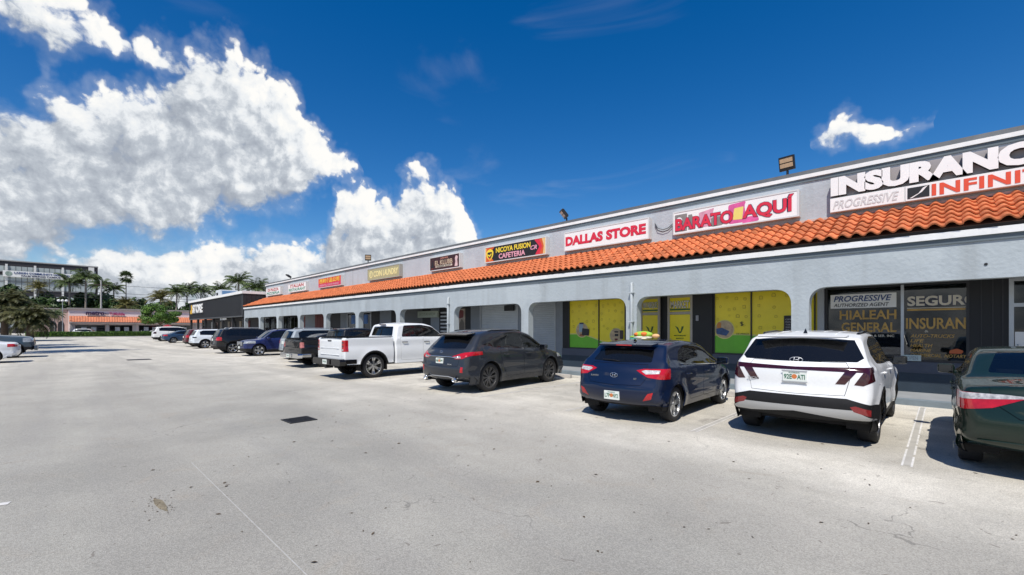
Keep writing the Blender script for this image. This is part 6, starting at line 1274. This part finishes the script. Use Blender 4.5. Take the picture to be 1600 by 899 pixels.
# ------------------------------------------------------------------ office block
ob = empty('office_block', (-222, -10, 0)); tag(ob, 'dark glazed office block with white piers and a white banner', 'building')
O = lambda y: y + 10
odark = mat('office_dark_cladding', (0.022, 0.020, 0.024), .6, var=.2); ogl = mat('office_window_glass', (0.34, 0.38, 0.38), .25, var=.2, vscale=.3); opier = mat('office_pier', (0.60, 0.60, 0.58), .7, var=.06)
MB().box((-24, O(-60), 0), (-.3, O(11.2), 24)).build('core', odark, ob)
for fl, (z0, z1) in enumerate(((2, 4.2), (6.2, 8.6), (10.2, 12.6), (14.6, 17.0), (17.2, 19.2), (20.5, 22.3))):
    y = -59.5
    while y < 9.5:
        wd = 1.18
        MB().box((-.31, O(y), z0), (-.16, O(y + wd), z1)).build('window', ogl, ob); y += 1.3
    MB().box((-.30, O(-60), z0 - .25), (-.10, O(10.4), z0 - .02)).build('floor_band', mat('office_band', (0.16, 0.165, 0.17), .7), ob)
for y in (-50, -43.8, -37.4, -30.8, -24.2, -17.5, -11.2, -4.75, 1.9): MB().box((-.32, O(y), 0), (.25, O(y) + .55, 22.9)).build('pier', opier, ob)
MB().box((-6, O(8.7), 17.6), (.2, O(10.2), 23.7)).build('corner_pier', opier, ob); MB().box((-24, O(-60), 23.9), (-.05, O(11.3), 24.25)).build('roof_edge', mat('roof_edge_grey', (.30, .30, .30), .7), ob)
s = empty('banner', (-221.5, -4.0, 18.75)); s.rotation_euler = (0, 0, R(90)); tag(s, 'long white hospital banner hung across the office block', 'banner')
MB().box((-7.7, -.1, 0), (8.6, 0, 2.0)).build('cloth', white_p, s)
lettering('LARKIN COMMUNITY HOSPITAL', -5.2, -.16, 1.0, 13.2, .70, blue_l, s, .04, .02); lettering('PALM SPRINGS CAMPUS', -3.6, -.16, .2, 9.2, .55, navy_p, s, .04, .02)
MB().prism([(-6.4 + .8 * math.cos(k * math.pi / 8), 1.0 + .8 * math.sin(k * math.pi / 8)) for k in range(16)], -.15, -.11).build('emblem', mat('grey_green_emblem', (.22, .28, .24), .6, var=.4), s)
tag(MB().box((-128, -400, .004), (-116.5, 400, .012)).build('road', mat('road_asphalt', (.10, .10, .10), .9, var=.15, vscale=.5)), kind='structure')

# ------------------------------------------------------------------ vegetation
def leaf_mat(name, a, b_, sc=1.5):
    m_ = mat(name, a, .55, var=.35, vscale=sc, col2=b_, spec=.35)
    bs_ = m_.node_tree.nodes['Principled BSDF']; bs_.inputs['Transmission Weight'].default_value = 0.0
    return m_
palm_g = leaf_mat('palm_green', (0.045, 0.080, 0.022), (0.075, 0.105, 0.030)); palm_y = leaf_mat('palm_olive', (0.085, 0.100, 0.022), (0.16, 0.14, 0.045)); palm_s = leaf_mat('shaggy_palm_green', (0.028, 0.045, 0.012), (0.080, 0.075, 0.022)); leaf_d = leaf_mat('leaf_dark_green', (0.022, 0.045, 0.014), (0.045, 0.085, 0.020)); leaf_b = leaf_mat('leaf_bright_green', (0.040, 0.095, 0.014), (0.085, 0.16, 0.022))
trunk_g = mat('palm_trunk_grey', (0.26, 0.23, 0.19), .9, var=.2, vscale=4, bump=.5, bscale=8); trunk_b = mat('brown_trunk', (0.09, 0.065, 0.045), .9, var=.25, vscale=4, bump=.5)
def frond_crown(rnd, nf, ln, up, droop, leaflets=20, lw=.05, ll=.55, fan=False, hang=.75):
    mb = MB()
    for k in range(nf):
        az = 2 * math.pi * k * .381966 * 1.0 + rnd.uniform(-.2, .2); e0 = R(up) + (rnd.random() - .5) * 1.0 - 1.1 * (k / nf); L_ = ln * rnd.uniform(.82, 1.1)
        d = Vector((math.cos(az), math.sin(az), 0)); pts = []; p = Vector((0, 0, 0)); a = e0; ns = 9
        for i in range(ns + 1):
            pts.append(p.copy()); p = p + (d * math.cos(a) + Vector((0, 0, 1)) * math.sin(a)) * (L_ / ns); a -= droop / ns * (0.4 + 1.2 * i / ns)
        mb.tube(pts, [.035 * (1 - .85 * i / ns) for i in range(ns + 1)], 4, False)
        sd_ = d.cross(Vector((0, 0, 1)))
        for i in range(leaflets):
            t = .12 + .88 * i / leaflets; f = t * ns; j = min(ns - 1, int(f)); q = pts[j].lerp(pts[j + 1], f - j); tn = (pts[j + 1] - pts[j]).normalized()
            ln_ = ll * (.55 + .9 * math.sin(math.pi * min(1, t * .95 + .05))) * rnd.uniform(.85, 1.1)
            for sg in (-1, 1):
                dirv = (sd_ * sg + tn * .55 - Vector((0, 0, hang * rnd.uniform(.7, 1.3)))).normalized(); tip = q + dirv * ln_; wv = tn * lw
                mid = q.lerp(tip, .45)
                mb.add([q, mid + wv, tip, mid - wv], [(0, 1, 2, 3)])
    return mb
def fan_crown(rnd, nf, r):
    mb = MB()
    for k in range(nf):
        az = k * 2.39996; e = R(75) - R(140) * (k / nf); d = Vector((math.cos(az) * math.cos(e), math.sin(az) * math.cos(e), math.sin(e))); st = d * r * .5
        s1 = d.cross(Vector((0, 0, 1))).normalized(); u1 = s1.cross(d); mb.tube([(0, 0, 0), st], .025, 4, False)
        for j in range(13):
            a = R(-100 + 200 * j / 12); tip = st + (d * math.cos(a) + s1 * math.sin(a)) * r * .62 + Vector((0, 0, -.18 * r * rnd.random())); sd_ = (d * -math.sin(a) + s1 * math.cos(a)) * .06 * r
            md = st.lerp(tip, .6); mb.add([st, md + sd_, tip, md - sd_], [(0, 1, 2, 3)])
    return mb
rv = random.Random(11)
CROWNS = {'coco': (frond_crown(rv, 30, 3.4, 70, 1.9, 20, .07).mesh('crown'), palm_g), 'date': (frond_crown(rv, 48, 3.0, 75, 1.8, 22, .05, .45, hang=.3).mesh('crown'), palm_y), 'royal': (frond_crown(rv, 28, 3.7, 72, 2.1, 24, .07, .75).mesh('crown'), palm_g), 'fan': (fan_crown(rv, 26, 1.9).mesh('crown'), palm_g), 'bush': (frond_crown(rv, 84, 3.5, 74, 2.4, 26, .06, .62, hang=.7).mesh('crown'), palm_s)}
for me_, m_ in CROWNS.values(): me_.materials.append(m_)
def palm(kind, x, y, h, label, s=1.0, tr=.17, tm_=None, lean=0.0, group='palms beyond the lot'):
    t = empty('palm_tree', (x, y, 0), rv.uniform(0, 6.28)); tag(t, label, 'palm tree', group)
    MB().tube([(0, 0, 0), (lean * .3, 0, h * .35), (lean * .75, 0, h * .75), (lean, 0, h)], [tr * 1.35, tr * 1.05, tr * .95, tr * .8], 10).build('trunk', tm_ or trunk_g, t, smooth=True)
    c_ = link('crown', CROWNS[kind][0], None, t); c_.location = (lean, 0, h); c_.scale = (s, s, s); return t
palm('royal', -150, 5.4, 13.9, 'tall pale trunked palm rising in front of the office block', 1.0, .22)
palm('coco', -160, 11.2, 12.2, 'dark palm just right of the utility pole', .95)
palm('fan', -160, 13.7, 15.6, 'slim fan palm standing tallest against the clouds', 1.0, .13)
palm('date', -145, 12.4, 7.2, 'bushy yellow green date palm behind the phone shop lettering', 1.05, .3, trunk_b)
palm('date', -134, 17.7, 8.6, 'olive palm with pale trunk above the round tree', 1.15, .2); palm('coco', -140, 21.4, 10.8, 'leaning palm right of the olive palm', 1.05, lean=.8); palm('coco', -150, 25.6, 12.2, 'dark palm next to the rooftop unit', 1.15); palm('royal', -150, 28.8, 12.0, 'dark palm behind the rooftop unit', 1.05)
palm('coco', -128, 29.0, 10.9, 'coconut palm left of three above the black shop', 1.05, lean=.5); palm('coco', -106.5, 27.3, 11.4, 'coconut palm in the middle of three above the black shop', 1.05, lean=-.4); palm('coco', -96.0, 27.6, 9.3, 'coconut palm beside the arcade parapet', 1.0, lean=.3)
palm('date', -150, -2.5, 10.8, 'brownish palm in front of the office banner', .95); palm('coco', -127.3, .1, 4.4, 'small palm before the arched windows of the pink wing', .62, .10)
palm('coco', -158, 8.6, 12.8, 'dark palm between the two pale trunks', 1.0); palm('royal', -152, 2.6, 12.6, 'dark palm overlapping the corner of the office block', 1.05, .2)
# big drooping palms at the left edge; two tall ones stand further left and throw the shadows across the lot
for (x, y, h, s_, lb) in ((-90, -4.6, 4.3, 1.10, 'large shaggy olive palm at the left edge'), (-86, -2.2, 2.6, .95, 'lower shaggy palm leaning out over the lot at the left edge'), (-94, -7.5, 5.2, 1.0, 'tallest shaggy palm at the left edge')):
    palm('bush', x, y, h, lb, s_, .34, trunk_b, group='shaggy palms at the left edge')
palm('royal', -42.4, -6.4, 13.2, 'tall palm just outside the left edge', 1.1, .22, group='palms left of the lot'); palm('royal', -53.5, -7.4, 12.4, 'second tall palm outside the left edge', 1.1, .22, group='palms left of the lot')
palm('royal', -61.0, -8.0, 12.0, 'third tall palm outside the left edge', 1.1, .22, group='palms left of the lot')
def leafy(rnd, rx, ry, rz, n, ls, clumps):
    mb = MB(); C = []
    for k in range(clumps):
        v = Vector((rnd.gauss(0, 1), rnd.gauss(0, 1), rnd.gauss(0, 1))).normalized() * rnd.uniform(.45, 1.0) ** .5; C.append((Vector((v.x * rx, v.y * ry, v.z * rz)) * .82, rnd.uniform(.22, .42)))
    for k in range(n):
        c_, q = rnd.choice(C); v = Vector((rnd.gauss(0, 1), rnd.gauss(0, 1), rnd.gauss(0, 1))).normalized() * rnd.uniform(.6, 1.0); p = c_ + Vector((v.x * rx, v.y * ry, v.z * rz)) * q
        nn = (v + Vector((rnd.uniform(-.8, .8), rnd.uniform(-.8, .8), rnd.uniform(-.2, .9)))).normalized(); a = nn.cross(Vector((rnd.random(), rnd.random(), rnd.random()))).normalized(); b_ = nn.cross(a); l_ = ls * rnd.uniform(.6, 1.3)
        mb.add([p - a * l_, p + b_ * l_ * .5, p + a * l_, p - b_ * l_ * .5], [(0, 1, 2, 3)])
    return mb
def tree(x, y, h, rx, ry, rz, n, ls, m_, label, group='trees beyond the lot', clumps=26, seed=1):
    t = empty('leafy_tree', (x, y, 0)); tag(t, label, 'tree', group); rnd = random.Random(seed)
    tk = MB(); tk.tube([(0, 0, 0), (.05, .05, h * .4), (0, 0, h)], [.2, .16, .1], 8)
    for k in range(6):
        a = k * 1.05; tk.tube([(0, 0, h * .55), (rx * .5 * math.cos(a), ry * .5 * math.sin(a), h + rz * .1 * (k % 3))], [.09, .03], 5)
    tk.build('trunk', trunk_b, t)
    c_ = leafy(rnd, rx, ry, rz, n, ls, clumps).build('crown', m_, t); c_.location = (0, 0, h); return t
tree(-94, 12.4, 4.0, 3.1, 3.1, 2.0, 5200, .17, leaf_b, 'round bright green tree behind the large white suv', seed=3)
i_ = 0
for (x, y, h, rx, ry, rz) in ((-152, 9.5, 6.5, 4, 3.6, 4), (-156, 4.5, 6.5, 4, 4.5, 4.5), (-158, 16.4, 6.8, 4, 3.6, 3.4), (-150, -1.2, 6.0, 4, 4.0, 4.2), (-160, -8.5, 8.0, 4, 5, 5), (-158, -14.5, 8.5, 4, 6, 5), (-150, 22, 5.5, 4, 4.5, 3.6), (-150, 28, 5.5, 4, 4.5, 3.8), (-148, 34, 5.0, 4, 5, 3.5), (-154, 12.8, 5.6, 4, 3.4, 3.4), (-146, 19.2, 5.2, 3.6, 3.4, 3.0)):
    i_ += 1; tree(x, y, h, rx, ry, rz, 4200, .42, leaf_d, ['dark broadleaf tree right of the tall pale palm', 'dark broadleaf tree below the office corner', 'dark broadleaf tree right of the date palm', 'dark broadleaf tree above the pink wing', 'broadleaf tree below the hospital banner', 'broadleaf tree behind the shaggy palms', 'dark tree under the leaning palm', 'dark tree behind the black shop roof', 'dark tree hidden beyond the black shop', 'dark broadleaf tree behind the slim fan palm', 'dark broadleaf tree behind the round bright tree'][i_ - 1], 'dark trees behind the pink shops', seed=20 + i_)
hg = empty('hedge', (-115.5, 6.5, 0)); tag(hg, 'low clipped green hedge along the far side of the lot', 'hedge'); mb = MB(); rh = random.Random(8)
for k in range(9000):
    p = Vector((rh.uniform(-.5, .5), rh.uniform(-10, 13), rh.uniform(.02, .98))); 
    if rh.random() < .6: p.x = rh.choice((-.5, .5)) + rh.uniform(-.06, .06)
    else: p.z = .95 + rh.uniform(-.08, .09)
    a = Vector((rh.uniform(-1, 1), rh.uniform(-1, 1), rh.uniform(-1, 1))).normalized(); b_ = a.cross(Vector((rh.random(), rh.random(), rh.random()))).normalized(); mb.add([p - a * .13, p + b_ * .07, p + a * .13, p - b_ * .07], [(0, 1, 2, 3)])
mb.build('foliage', leaf_b, hg); MB().box((-.42, -10, 0), (.42, 13, .88), .05).build('twigs', leaf_d, hg)
tag(MB().box((-115.0, -60, -.05), (-114.85, 60, .13)).build('far_kerb', mat('pale_kerb', (.42, .41, .39), .8)), kind='structure')
# utility pole with wires, post lamp
up_ = empty('utility_pole', (-140, 7.6, 0)); tag(up_, 'pale utility pole rising behind the phone shop', 'utility pole')
MB().tube([(0, 0, 0), (0, 0, 12.6)], [.2, .13], 8).build('pole', mat('pale_pole', (.40, .39, .37), .8), up_); MB().box((-.1, -1.1, 11.6), (.1, 1.1, 11.75)).build('crossarm', trunk_b, up_)
for k, z in enumerate((8.6, 9.2, 9.9, 11.75)):
    w_ = MB(); w_.tube([(0, -60 + 12 * j, z + .012 * abs(((j * 12 - 60) % 40) - 20) - .2) for j in range(11)], .035, 4); w_.build('wire', black_p, up_)
lp = empty('lamp_post', (-126.5, 1.2, 0)); tag(lp, 'thin post with white globe lamps before the pink wing', 'lamp post')
MB().tube([(0, 0, 0), (0, 0, 7.3)], [.08, .05], 8).build('post', alu, lp)
for dy in (-.55, .0, .55): MB().lathe([(.01, -.28), (.22, -.16), (.28, 0), (.2, .18), (.01, .27)], (0, dy, 7.2), 'z', 10).build('globe', white_p, lp, smooth=True)
# ------------------------------------------------------------------ lot details
line_m = mat('worn_white_line', (.62, .61, .585), .85, var=.2, vscale=6)
def stall_line(x, y0, y1, m_=line_m, w=.022):
    mb = MB(); r_ = random.Random(int(x * 100)); y = y0
    while y < y1:
        e = min(y1, y + r_.uniform(.5, 1.3)); mb.quad((x - w / 2, y, .004), (x + w / 2, y, .004), (x + w / 2, e, .004), (x - w / 2, e, .004)); y = e + (r_.uniform(.02, .2) if r_.random() < .25 else 0)
    return mb
k = 0
for x in (-.33, -2.95, -5.57, -8.2, -10.85, -13.5, -16.1, -18.75, -21.4, -24.05):
    for dx in (-.045, .045):
        o = stall_line(x + dx, 7.3, 12.95).build('parking_line', line_m if x > -1 else mat('faint_line', (.60, .58, .54), .9, var=.15, vscale=5)); tag(o, kind='structure')
    MB().quad((x - .034, 7.35, .003), (x + .034, 7.35, .003), (x + .034, 12.95, .003), (x - .034, 12.95, .003)).build('parking_line_bed', mat('line_bed_grey', (.40, .385, .35), .9, var=.15, vscale=3))['kind'] = 'structure'
o = stall_line(0, 0, 4.6, w=.009).build('painted_line', mat('chalky_line', (.40, .395, .375), .9, var=.2, vscale=8)); o.rotation_euler = (0, 0, R(90)); o.location = (-2.2, 1.21, 0); o['kind'] = 'structure'
o = stall_line(0, 0, 1.5, w=.09).build('painted_line', line_m); o.rotation_euler = (0, 0, R(-15)); o.location = (-6.9, -1.75, 0); o['kind'] = 'structure'
# concrete wheel stops
stop_m = mat('wheel_stop_concrete', (.42, .40, .37), .9, var=.2, vscale=5, bump=.4)
def stop(x, y, label):
    w_ = MB().prism(round_poly([(y - .075, 0), (y + .075, 0), (y + .05, .12), (y - .05, .12)], .015), x - .9, x + .9, 'x').build('wheel_stop', stop_m); tag(w_, label, 'wheel stop', 'wheel stops'); return w_
stop(-10.0, 12.25, 'concrete wheel stop in front of the grey crossover'); stop(-4.42, 11.75, 'concrete wheel stop in front of the blue hatchback'); stop(-1.75, 12.72, 'concrete wheel stop in front of the white compact suv'); stop(-15.0, 12.5, 'concrete wheel stop in front of the white pickup')
# drain grate
dg_ = empty('drain_grate', (-8.56, 3.16, 0)); tag(dg_, 'square black iron drain grate set in the lane', 'drain grate'); dg_.rotation_euler = (0, 0, R(1)); dg_.scale = (.66, .66, 1)
iron = mat('cast_iron', (.030, .030, .032), .6, metal=.5, var=.2, vscale=8)
fr_ = MB()
for a_, b_ in (((-.36, -.36), (.36, -.32)), ((-.36, .32), (.36, .36)), ((-.36, -.32), (-.32, .32)), ((.32, -.32), (.36, .32))): fr_.box((*a_, .001), (*b_, .014))
fr_.build('frame', iron, dg_); MB().box((-.32, -.32, .0045), (.32, .32, .006)).build('sump', mat('sump_black', (.004, .004, .004), 1), dg_)
for k in range(12): MB().box((-.315 + k * .0545, -.32, .007), (-.29 + k * .0545, .32, .0125)).build('bar', iron, dg_)
d2 = MB().box((-.5, -.5, .002), (.5, .5, .006)).build('manhole_cover', iron); d2.location = (-31.2, 3.2, 0); tag(d2, 'dark cover in the lane farther down the lot', 'manhole cover')
# leaf litter, twigs and grit
rl_ = random.Random(21); lt = MB()
def bit(x, y, s_):
    a = rl_.uniform(0, 6.28); c_, q = math.cos(a), math.sin(a); l_, w_ = s_, s_ * rl_.uniform(.3, .6)
    pts = [(-l_, 0, .004), (0, w_, .004 + rl_.random() * s_ * .4), (l_, 0, .006), (0, -w_, .004 + rl_.random() * s_ * .2)]; lt.add([(x + c_ * px - q * py, y + q * px + c_ * py, z) for px, py, z in pts], [(0, 1, 2, 3)])
for k in range(300):
    y = rl_.uniform(.4, 13); x = rl_.uniform(-16, 3) * (0.4 + y / 16); bit(x, y, rl_.choice((.010, .014, .018, .028)))
for k in range(70): bit(-5.42 + rl_.gauss(0, .17), .72 + rl_.gauss(0, .06) , rl_.uniform(.005, .014))
tag(lt.build('leaf_litter', mat('dead_leaf', (.085, .060, .035), .9, var=.5, vscale=9)), 'scattered dead leaves and grit on the asphalt', 'leaf litter', kind='stuff')
tag(MB().prism(round_poly([(-.24, -.03), (-.05, -.045), (.12, -.03), (.27, .015), (.08, .03), (-.12, .025)], .03, 4), .002, .0035, 'z').build('brown_stain', mat('brown_stain', (.20, .17, .115), .95, var=.45, vscale=12)), kind='structure').location = (-5.42, .72, 0)
# bright toy standing on the walkway, seen over the blue hatchback's roof
ty = empty('toy_turtle', (-7.05, 13.42, .13)); tag(ty, 'bright green and orange turtle shaped toy above the blue hatchback roof', 'toy')
def blob(nm, c_, r_, m_, n=14):
    mb = MB(); pr_ = [(max(.001, math.sin(math.pi * k / 8)), -math.cos(math.pi * k / 8)) for k in range(9)]; mb.lathe(pr_, (0, 0, 0), 'z', n); mb.v = [(v[0] * r_[0] + c_[0], v[1] * r_[1] + c_[1], v[2] * r_[2] + c_[2]) for v in mb.v]; return mb.build(nm, m_, ty, smooth=True)
lime = mat('lime_plush', (.30, .52, .06), .8, var=.2, vscale=20); orng = mat('orange_plush', (.70, .17, .03), .8, var=.2, vscale=20); crm = mat('cream_plush', (.70, .66, .55), .8, var=.15, vscale=20); teal = mat('teal_plush', (.05, .26, .20), .8)
blob('shell', (0, 0, 1.36), (.33, .22, .115), lime); blob('shell_spot', (.10, -.15, 1.38), (.11, .09, .07), orng); blob('shell_spot', (-.16, -.14, 1.37), (.09, .09, .06), orng); blob('belly', (-.02, -.02, 1.27), (.34, .22, .06), crm); blob('head', (.44, -.02, 1.32), (.13, .09, .07), mat('peach_plush', (.72, .42, .20), .8)); blob('flipper', (.16, -.26, 1.22), (.07, .16, .035), crm); blob('flipper', (-.24, -.24, 1.22), (.14, .06, .035), teal); blob('flipper', (-.30, -.10, 1.29), (.14, .08, .03), lime)
MB().tube([(0, 0, 0), (0, 0, 1.24)], .022, 8).build('stand', alu, ty); MB().lathe([(.001, .03), (.2, .02), (.22, 0)], (0, 0, 0), 'z', 18).build('stand_base', plastic_m, ty)
rb = random.Random(3)
for k, (x, y) in enumerate(((-9.1, 13.55), (-8.75, 13.5), (-8.45, 13.62))):
    o = MB().box((-.09, -.05, 0), (.09, .05, .07), .006).build('loose_block', mat('concrete_block', (.33, .33, .32), .9, var=.2, vscale=8)); o.location = (x, y, .131); o.rotation_euler = (0, 0, rb.uniform(-.6, .6)); tag(o, ['left', 'middle', 'right'][k] + 'most of three loose concrete blocks on the walkway' if k != 1 else 'middle one of three loose concrete blocks on the walkway', 'concrete block', 'loose blocks')
